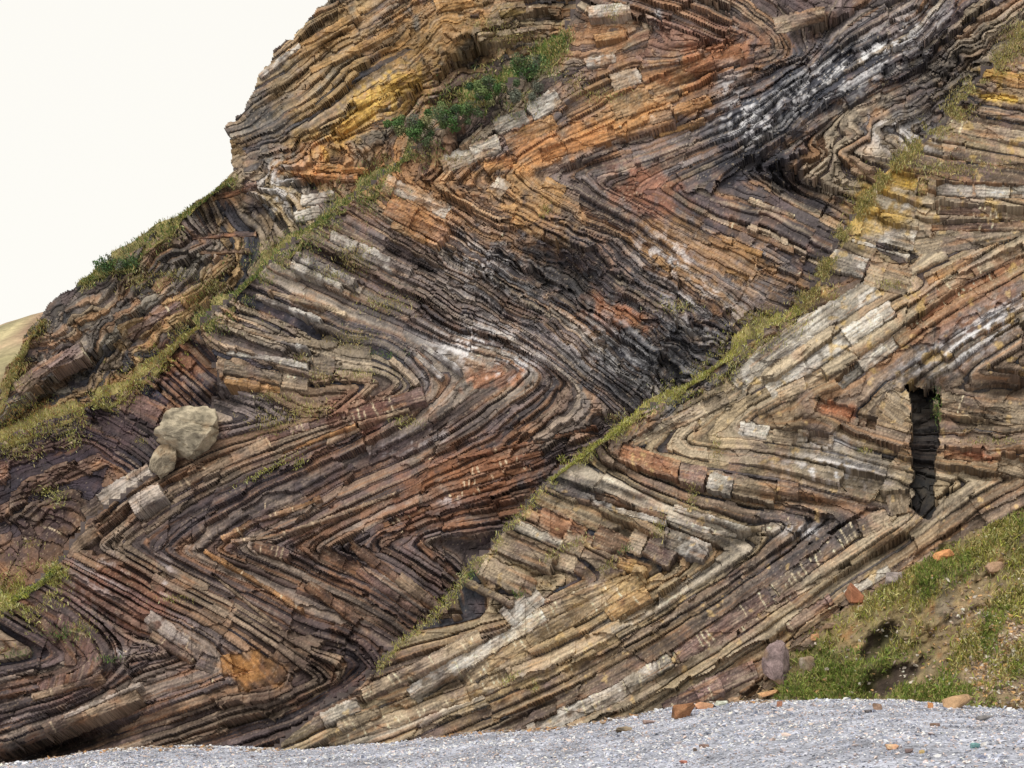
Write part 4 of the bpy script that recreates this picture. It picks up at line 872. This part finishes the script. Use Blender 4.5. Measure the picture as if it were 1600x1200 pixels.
LEDGES = [
 ('strip of olive and green turf running down the ledge left of the grey slabs', A[8:16], [32,38,42,46,46,32], [(G_GR, .65), (G_OL, .35)], 5200, .2),
 ('dark green turf on the high ledge beside the bushes', [(880,60),(845,95),(800,130),(745,160),(700,195)], [16,34,52,60,50], [(G_GR, .85), (G_OL, .15)], 4200, .28),
 ('yellow-green turf and heather on the ledge above the pale boulder', A[15:22], [22,24,24,28,32,28,22], [(G_LM, .25), (G_OL, .3), (G_HE, .45)], 3600, .18),
 ('bright yellow-green strip of grass climbing above the tan slabs', [(1250,484),(1200,512),(1140,560),(1080,602),(1000,647),(940,692),(880,737),(862,752)], [30,36,30,24,18,12,7,2], [(G_LM, .75), (G_OL, .25)], 4200, .18),
 ('dry grass edging the ledge under the upper right cliff', B[2:15], [20,22,14,18,22,24,16,10,8,8,7,8,8,16], [(G_OL, .5), (G_LM, .3), (G_DRY, .2)], 7500, .2),
 ('thin broken grass edge beside the lower folded slabs', B[21:31], [7,6,4,8,3,7,6,3,5,2], [(G_OL, .5), (G_LM, .5)], 1300, .17),
 ('green grass patch on the ledge at the far left', [(92,890),(60,918),(20,940),(-60,980)], [10,50,64,60], [(G_LM, .6), (G_GR, .25), (G_OL, .15)], 3000, .24),
 ('grass fringe on the skyline slope left of the crag', [(362,282),(330,306),(290,336),(240,372),(200,404),(160,424),(125,446)], [8,14,18,22,34,30,18], [(G_GR, .45), (G_OL, .55)], 2600, .22),
 ('grass and heather on the lower skyline at the far left', [(70,500),(45,535),(25,575),(0,620),(-40,660)], [10,18,22,36,40], [(G_OL, .5), (G_HE, .5)], 1300, .2),
]
BANK = ['narrow earth bank along the middle of the left diagonal ledge', 'earth bank beneath the bushes of the high ledge', 'broad earth bank at the lower end of the left diagonal ledge',
        'sloping earth bank between the dark rock and the tan slabs at centre', 'thin earth bank down the upper right diagonal ledge', 'thin broken earth edge at the lower end of the central ledge',
        'small earth bank at the far left below the purple rock', 'earth bank along the skyline left of the crag', 'small earth bank on the lowest skyline at far left']
for n_, (lab, line, wd, mixs, cnt, size) in enumerate(LEDGES):
    X, Y, D = turf(line, wd, 600 + 7 * n_)
    bank = n_ not in (4, 5)
    r_, c_ = X.shape
    i, j = np.meshgrid(np.arange(r_ - 1), np.arange(c_ - 1), indexing='ij'); v = (i * c_ + j).ravel()
    xr, yr = X.ravel(), Y.ravel()
    base = lin(120, 110, 72)[None] * (1.2 + 1.6 * fbm(xr, yr, 12, 650 + n_, 3))[:, None]
    me = mesh_np('grass_ledge', at(xr, yr, D.ravel()), np.stack([v, v + c_, v + c_ + 1, v + 1], 1), np.clip(base, .02, .5))
    if bank: link('grass_ledge', me, M_EARTH, None, kind='structure', label=BANK[n_])
    for q_, (cols, sh) in enumerate(mixs if bank else []): blades(X, Y, D, int(cnt * sh), size, cols, 700 + n_ * 5 + q_)
    # tufts thinning out on the rock either side of the turf
    r = np.random.default_rng(1500 + n_); rl = resample(line, 4.0); wl = np.interp(np.linspace(0, 1, len(rl)), np.linspace(0, 1, len(wd)), wd)
    k = r.integers(0, len(rl), cnt * 2); x = rl[k, 0] + r.normal(0, 1, len(k)) * (wl[k] * .42 + 3); y = rl[k, 1] + r.normal(0, 1, len(k)) * (wl[k] * .36 + 3)
    keep = (fbm(x, y, 26, 1600 + n_, 3) > (.02 if bank else -.08)) & inside(CLIFF, x, y); x, y = x[keep], y[keep]
    add_blades(at(x, y, front_d(x, y) + .04), size * .8, mixs[0][0] + mixs[-1][0] + G_DRY[:2], r)
    flush_blades('grass', kind='stuff', label=lab)

# small tufts and patches of grass caught on the rock
PATCH = [(555,400,30,26,G_DRY),(600,475,40,16,G_OL),(550,530,40,14,G_DRY),(480,640,36,14,G_OL),(430,660,40,18,G_DRY),(640,660,26,10,G_OL),(420,735,50,7,G_LM),(470,725,12,6,G_LM),(100,990,30,14,G_GR),(130,985,24,18,G_OL),(170,1030,20,7,G_GR),(25,1022,26,6,G_GR),
  (270,937,24,7,G_OL),(115,690,14,16,G_LM),(75,770,24,10,G_OL),(90,780,16,12,G_LM),(50,850,18,8,G_OL),(900,850,22,8,G_OL),(860,870,14,8,G_OL),(950,885,16,10,G_OL),(975,860,14,7,G_GR),(1080,780,10,26,G_OL),(1030,825,10,16,G_OL),(1500,265,60,14,G_DRY),(1440,290,12,14,G_DRY),
  (1460,265,40,10,G_OL),(1390,445,26,8,G_OL),(1300,460,16,14,G_OL),(1180,495,30,10,G_DRY),(1340,320,20,40,G_DRY),(960,20,16,14,G_DRY),(900,130,20,16,G_DRY),(940,150,40,10,G_OL),(760,40,30,12,G_OL),(800,60,40,10,G_DRY),(700,250,40,8,G_DRY),(600,250,14,10,G_DRY),(520,430,20,10,G_OL),
  (500,590,20,12,G_DRY),(560,585,40,8,G_OL),(600,555,24,6,G_GR),(470,560,14,8,G_OL),(60,640,60,16,G_HE),(20,660,30,20,G_HE),(100,670,40,16,G_OL),(30,700,40,20,G_OL),(230,440,40,16,G_OL),(190,415,30,12,G_GR),(270,430,24,10,G_OL),(300,470,30,14,G_HE),(330,450,24,14,G_OL),
  (1350,705,14,5,G_OL),(1465,640,8,30,G_GR),(1550,690,40,5,G_OL),(835,1075,6,10,G_OL),(800,1060,14,6,G_LM),(1120,700,8,20,G_DRY),(850,330,12,14,G_OL),(1060,480,30,12,G_OL),(1020,640,16,8,G_GR),(980,655,30,10,G_OL),(880,720,10,6,G_LM),(425,620,30,10,G_DRY),(220,690,10,6,G_OL),
  (700,935,16,8,G_LM),(735,900,12,8,G_GR),(810,930,10,8,G_GR)]
for n_, (cx0, cy0, rx, ry, cols) in enumerate(PATCH):
    r = np.random.default_rng(900 + n_); n = int(0.55 * rx * ry) + 20
    x = cx0 + r.normal(0, rx * .55, n); y = cy0 + r.normal(0, ry * .55, n)
    if cy0 > 720 and cx0 > 380: y = y - (x - cx0) * .5
    add_blades(at(x, y, front_d(x, y) + 0.03), .16, cols, r)
flush_blades('grass', kind='stuff', label='small tufts of grass caught on narrow shelves across the cliff')
n = 90000; r = np.random.default_rng(77)
x = r.uniform(1190, 1750, n); y = r.uniform(700, 1110, n)
ok = inside(TPOLY, x, y) & (r.random(n) < green_at(x, y) * .95 + .05) & (blob(x, y, 1372, 1008, 30, 13, -52) + blob(x, y, 1388, 1062, 46, 14, -25) < .4)
x, y = x[ok], y[ok]
p = at(x, y, talus_d(x, y, pdist(TAL, x, y)) + .02)
br = (fbm(x, y, 50, 78, 2) + blob(x, y, 1330, 1060, 140, 50)) > .1
add_blades(p[br], .24, [(98,116,54),(120,132,64),(86,102,50),(138,140,82),(130,120,78)], r); add_blades(p[~br], .25, G_LM + G_OL + G_DRY, r)
flush_blades('grass', kind='stuff', label='green and olive grass growing on the earth slope at lower right')

# ------------------------------------------------------------------ bushes on the high ledge
M_LEAF = material('bush_leaves', n1=8.0, n2=2.0, amp=0.25, bump=0, rough=0.7, spec=0.2)
M_WOOD = material('bush_wood', use_col=False, base=(.09, .07, .05), bump=.3)
def bush(cx0, cy0, rpx, ryx, label, seed, n=3600):
    r = np.random.default_rng(seed)
    base = at(np.array(cx0), np.array(cy0 + ryx * .8), front_d(np.array([cx0]), np.array([cy0 + ryx * .8]))[0] + .45)
    s = float(px_size(base))
    root = link('gorse_bush', None, None, None, label=label, category='bush'); root.location = base
    # stems
    V_, F_ = [], []
    tips = []
    for k in range(9):
        a = r.uniform(0, 6.28); tip = np.array([math.cos(a) * rpx * s * .7, math.sin(a) * rpx * s * .35 - .1, ryx * s * r.uniform(.8, 1.5)]); tips.append(tip)
        o0 = len(V_) * 0
        for q in range(2):
            p_ = tip * q; w = .03 * (1 - .7 * q)
            for z in range(4): V_.append(p_ + np.array([math.cos(z * 1.57) * w, math.sin(z * 1.57) * w, 0]))
        b0 = k * 8
        for z in range(4): F_.append([b0 + z, b0 + (z + 1) % 4, b0 + 4 + (z + 1) % 4, b0 + 4 + z])
    link('stem', mesh_np('stem', np.array(V_), np.array(F_)), M_WOOD, root)
    # foliage: small leaf faces spread through uneven clumps
    cl = np.array([[r.normal(0, rpx * s * .5), r.normal(0, .22), ryx * s * (.9 + r.normal(0, .42))] for _ in range(26)])
    cs = r.uniform(.16, .34, 26)
    w = r.integers(0, 26, n); dv = r.normal(size=(n, 3)); dv /= np.linalg.norm(dv, axis=1)[:, None]
    c = cl[w] + dv * (cs[w] * r.uniform(.15, 1.1, n) ** .6)[:, None]
    u_ = r.normal(size=(n, 3)); u_ /= np.linalg.norm(u_, axis=1)[:, None]; v_ = np.cross(u_, dv); v_ /= np.linalg.norm(v_, axis=1)[:, None] + 1e-9
    L = r.uniform(.03, .065, n)[:, None]
    V = np.stack([c - u_ * L, c + v_ * L * .5, c + u_ * L, c - v_ * L * .5], 1).reshape(-1, 3)
    cc = np.array([lin(*x) for x in [(66,92,50),(80,102,58),(60,80,52),(96,110,68),(74,88,60),(88,92,80),(108,108,74)]])[r.integers(0, 7, 26)][w] * r.uniform(.6, 1.5, (n, 1)) * 1.5
    link('foliage', mesh_np('foliage', V, np.arange(n * 4).reshape(-1, 4), np.repeat(cc, 4, 0)), M_LEAF, root)
bush(652, 198, 46, 34, 'rounded dark green bush at the lower end of the high grass ledge', 31, 7000)
bush(775, 142, 46, 22, 'low spreading green bush in the middle of the high grass ledge', 32, 8000)
bush(825, 104, 30, 18, 'small green bush near the top of the high grass ledge', 33, 3600)
bush(715, 182, 36, 22, 'grey-green bush between the rounded bush and the low spreading one', 34, 5000)
bush(180, 412, 30, 10, 'low green bush on the skyline at the left', 35, 2200)
bush(1330, 1062, 14, 18, 'bright green bush left of the dark hollow in the earth slope', 36, 2000)

# ------------------------------------------------------------------ boulders and stones
def stone(px, py, w, h, tone, label, seed, d=None, group=None, ang=0, name='boulder', sq=.5, n=18, depth=.8, cat='boulder', sub=2, bury=.25):
    """angular stone about w x h photograph pixels, standing at (px, py) = centre of its foot"""
    if name == 'boulder' and w < 38: name = cat = 'stone'
    if d == 'beach':
        r0 = ray(px, py); t = np.linspace(20, 75, 1200); pts = CAM + r0[None] * t[:, None]
        zz = beach_z(pts[:, 0], pts[:, 1]); k = np.argmax(pts[:, 2] < zz) if (pts[:, 2] < zz).any() else 0
        if k == 0: k = np.argmin(np.abs(pts[:, 2] - zz))
        base = pts[k]
    elif d == 'talus':
        a_, b_ = np.array([float(px)]), np.array([float(py)])
        base = at(a_, b_, talus_d(a_, b_, pdist(TAL, a_, b_)))[0]
    else: base = at(np.array([float(px)]), np.array([float(py)]), np.array([float(d)]))[0]
    s = float(px_size(base))
    if sub >= 3:
        bm = bmesh.new(); bmesh.ops.create_icosphere(bm, subdivisions=5, radius=1.0)
        rr = np.random.default_rng(seed); co = np.array([v.co[:] for v in bm.verts])
        for q_ in range(n):
            nn = rr.normal(size=3); nn /= np.linalg.norm(nn); c_ = rr.uniform(.5, .82)
            co = co - np.maximum(0, co @ nn - c_)[:, None] * nn * .96
        f1 = fbm(co[:, 0] + .6 * co[:, 2], co[:, 1] * .6 - co[:, 2], .9, seed, 3); crk = fbm(co[:, 0] - .5 * co[:, 1], co[:, 2] + .3 * co[:, 0], .8, seed + 1, 2)
        co = co * (1 + .16 * f1 + .07 * fbm(co[:, 0] * 3 + co[:, 1], co[:, 2] * 3 - co[:, 1], .4, seed + 2, 4) - .10 * np.exp(-(crk / .02) ** 2))[:, None]
        for v, c in zip(bm.verts, co): v.co = c
    else:
      V, T_ = hull_rock(seed, n, sq)
      bm = bmesh.new(); vs_ = [bm.verts.new(v) for v in V]
      for t_ in T_: bm.faces.new([vs_[k] for k in t_])
      bmesh.ops.bevel(bm, geom=list(bm.edges), offset=.06, segments=1, affect='EDGES', clamp_overlap=True)
      bmesh.ops.triangulate(bm, faces=bm.faces)
      bmesh.ops.subdivide_edges(bm, edges=bm.edges, cuts=sub, use_grid_fill=True)
    co = np.array([v.co[:] for v in bm.verts])
    if sub < 3: co = co + (0.16 * fbm(co[:, 0] + co[:, 2] * .7, co[:, 1] - co[:, 2] * .5, .7, seed, 3))[:, None] * co
    co[:, 2] -= co[:, 2].min(); mx_ = np.ptp(co, axis=0)
    co[:, :2] -= 0.5 * (co[:, :2].max(0) + co[:, :2].min(0))
    co = co / mx_ * np.array([w * s, w * s * depth, h * s * (1 + bury)]); co[:, 2] -= h * s * bury
    a = math.radians(ang); x, z = co[:, 0].copy(), co[:, 2].copy() - h * s * .4
    co[:, 0] = x * math.cos(a) + z * math.sin(a); co[:, 2] = -x * math.sin(a) + z * math.cos(a) + h * s * .4
    for v, c in zip(bm.verts, co): v.co = c
    me = bpy.data.meshes.new(name); bm.to_mesh(me); bm.free()
    at_ = me.color_attributes.new('Col', 'FLOAT_COLOR', 'POINT')
    base_c = lin(*tone); base_c = (base_c * .8 + .2 * base_c.mean()) * 1.35
    nz = fbm(co[:, 0] * 30 + seed, co[:, 2] * 30 + co[:, 1] * 13, 8, seed + 3, 3)
    cc = base_c[None] * (1 + .9 * nz + .5 * (_hash(np.arange(len(co)), np.arange(len(co)) * 0, seed) - .5))[:, None]
    st_ = ss(.1, .4, fbm(co[:, 0] * 20, co[:, 2] * 20 - co[:, 1] * 9, 9, seed + 5, 3))[:, None]
    cc = cc * (1 - .5 * st_) + lin(134, 108, 80) * 1.3 * .5 * st_
    c4 = np.ones((len(co), 4), np.float32); c4[:, :3] = np.clip(cc, .01, .75); at_.data.foreach_set('color', c4.ravel())
    o = link(name, me, M_STONE, None, label=label, category=cat)
    o.location = base
    if group: o['group'] = group
    return o
fd = lambda x, y: float(front_d(np.array([x]), np.array([y]))[0])
stone(293, 702, 96, 66, (146,134,110), 'large pale rounded boulder perched above the stacked tan blocks at left', 45, fd(300, 700) + .05, depth=.8, sub=3, sq=.8, n=30, ang=-6)
stone(255, 736, 40, 46, (146,132,108), 'pale upright block of rock just under the large perched boulder', 42, fd(255, 730) + .2, ang=18, sub=3, n=24)
stone(1212, 1060, 44, 58, (112,94,92), 'mauve-grey boulder with pale top at the left foot of the earth slope', 47, 'talus', n=22, sq=.75, depth=.9, sub=3)
stone(1262, 1046, 24, 20, (150,136,118), 'small grey boulder in the grass right of the mauve boulder', 44, 'talus')
stone(1340, 937, 36, 26, (150,92,58), 'orange-brown angular rock at the top of the earth slope', 45, 'talus', n=8)
stone(1398, 912, 34, 18, (130,118,114), 'grey flat-topped rock above the grass, right of the orange rock', 46, 'talus')
stone(1474, 872, 30, 12, (178,116,60), 'orange-tan slab high on the earth slope below the fissure', 47, 'talus', ang=-20)
stone(1500, 1107, 48, 20, (156,122,84), 'flat tan slab with rusty side lying on the beach at right', 48, 'beach', n=12, depth=.7, ang=-14)
stone(1592, 1098, 34, 12, (190,128,66), 'orange slab at the right edge, top of the beach', 49, 'beach', n=10, ang=-8)
stone(1068, 1121, 36, 22, (160,106,62), 'rusty orange and grey block where the beach meets the tan slabs', 50, 'beach', n=12)
stone(1100, 1107, 30, 10, (186,130,92), 'flat pinkish stone right of the rusty block', 51, 'beach')
stone(1146, 1098, 20, 9, (150,120,90), 'small brown stone at the top of the beach, left of the flat wedge', 52, 'beach')
stone(1164, 1092, 24, 12, (180,138,84), 'tan wedge-shaped flat stone at the top of the beach', 53, 'beach', n=9)
stone(1127, 1102, 22, 7, (172,176,158), 'thin pale green-grey flat stone on the shingle', 54, 'beach')
stone(1200, 1086, 34, 6, (190,138,86), 'long thin tan slab at the edge of the green grass', 55, 'beach', ang=-12)
stone(1371, 1109, 14, 10, (124,98,80), 'brown upright stone on the shingle below the dark hollow', 56, 'beach')
stone(1357, 1113, 12, 4, (90,84,84), 'dark flat stone beside the brown upright stone', 57, 'beach')
stone(1540, 1126, 26, 8, (112,108,108), 'dark grey stone with white vein on the shingle at right', 58, 'beach', n=10)
stone(1454, 1107, 9, 9, (196,130,70), 'small orange stone left of the flat tan slab', 59, 'beach')
stone(1394, 1171, 20, 8, (200,150,110), 'orange-pink flat cobble low on the shingle', 60, 'beach')
stone(1461, 1135, 15, 5, (130,104,100), 'reddish brown flat cobble in the middle of the shingle at right', 61, 'beach')
stone(1420, 1176, 13, 6, (120,100,98), 'brown cobble right of the orange-pink flat cobble', 62, 'beach')
stone(1524, 1169, 14, 8, (84,124,124), 'blue-green pebble on the shingle at lower right', 63, 'beach', cat='pebble', name='pebble')
stone(1537, 1166, 8, 6, (220,222,222), 'white pebble touching the blue-green one', 64, 'beach', cat='pebble', name='pebble')
stone(1014, 1131, 20, 6, (176,148,136), 'pinkish flat cobble left of the rusty block', 65, 'beach')
stone(975, 1142, 26, 7, (140,126,104), 'brown flat cobble lying on the shingle below the long veined slab', 66, 'beach')
stone(1086, 1174, 6, 5, (52,52,58), 'small black pebble low on the shingle near the centre', 67, 'beach', cat='pebble', name='pebble')
stone(1068, 1193, 13, 5, (176,88,84), 'small red pebble at the bottom of the beach', 68, 'beach', cat='pebble', name='pebble')
stone(1441, 1177, 9, 5, (176,150,90), 'yellowish pebble right of the brown cobble', 69, 'beach', cat='pebble', name='pebble')
stone(1100, 1168, 16, 5, (142,112,100), 'brown flat pebble right of the small black one', 70, 'beach', cat='pebble', name='pebble')
stone(1218, 1104, 9, 8, (168,112,84), 'small orange-brown stone below the green grass', 71, 'beach')
stone(1274, 1000, 14, 10, (176,126,80), 'orange-tan stone in the slope below the thin mauve slab', 72, 'talus')
stone(1298, 982, 22, 9, (150,122,96), 'flat brown stone in the grass below the rock beds', 73, 'talus')
stone(1555, 895, 30, 16, (140,110,84), 'brown earth-stained rock in the grass at right', 74, 'talus')
stone(1085, 352, 20, 16, (132,110,92), 'mauve block wedged in the gully under the dark overhang', 75, fd(1262, 350) + .2) if False else None
# scree on the earth slope and broken rock lying on the ledges
r = np.random.default_rng(88); n = 2600
x = np.concatenate([r.normal(1565, 45, n // 2), r.uniform(1230, 1720, n - n // 2)]); y = np.concatenate([r.normal(1030, 55, n // 2), r.uniform(760, 1105, n - n // 2)])
ok = inside(TPOLY, x, y); x, y = x[ok], y[ok]
p = at(x, y, talus_d(x, y, pdist(TAL, x, y)))
cc = np.array([lin(150,128,104), lin(128,112,98), lin(172,138,96), lin(110,98,90), lin(176,166,154)])[r.integers(0, 5, len(x))] * r.uniform(.8, 1.3, (len(x), 1)) * 1.4
scatter('scree', p, r.uniform(.03, .10, len(x)), np.clip(cc, 0, .7), [hull_rock(800 + k, 10, .6) for k in range(8)], .7, M_STONE, None, kind='stuff', label='loose broken stones scattered over the earth slope')
r = np.random.default_rng(89); n = 900
k = r.uniform(-60, 1215, n); cyy = interp_line(CONT, k); base_p = at(k, cyy, 2.6 + 2.6 * ss(1080, 1320, k))
x = base_p[:, 0] + r.normal(0, .2, n); y = base_p[:, 1] + .25 - np.abs(r.normal(0, .55, n)); keep = fbm(k, k * 0, 60, 90, 2) > -.12
p = np.stack([x, y, beach_z(x, y) + .01], 1)[keep]
cc = np.array([lin(140,120,100), lin(120,108,98), lin(160,124,88), lin(104,94,90), lin(164,156,146)])[r.integers(0, 5, len(p))] * r.uniform(.8, 1.3, (len(p), 1)) * 1.3
scatter('rubble', p, r.uniform(.04, .13, len(p)) ** 1.0, np.clip(cc, 0, .7), [hull_rock(830 + k_, 11, .55) for k_ in range(8)], .6, M_STONE, None, kind='stuff', label='small broken rocks strewn along the foot of the cliff')
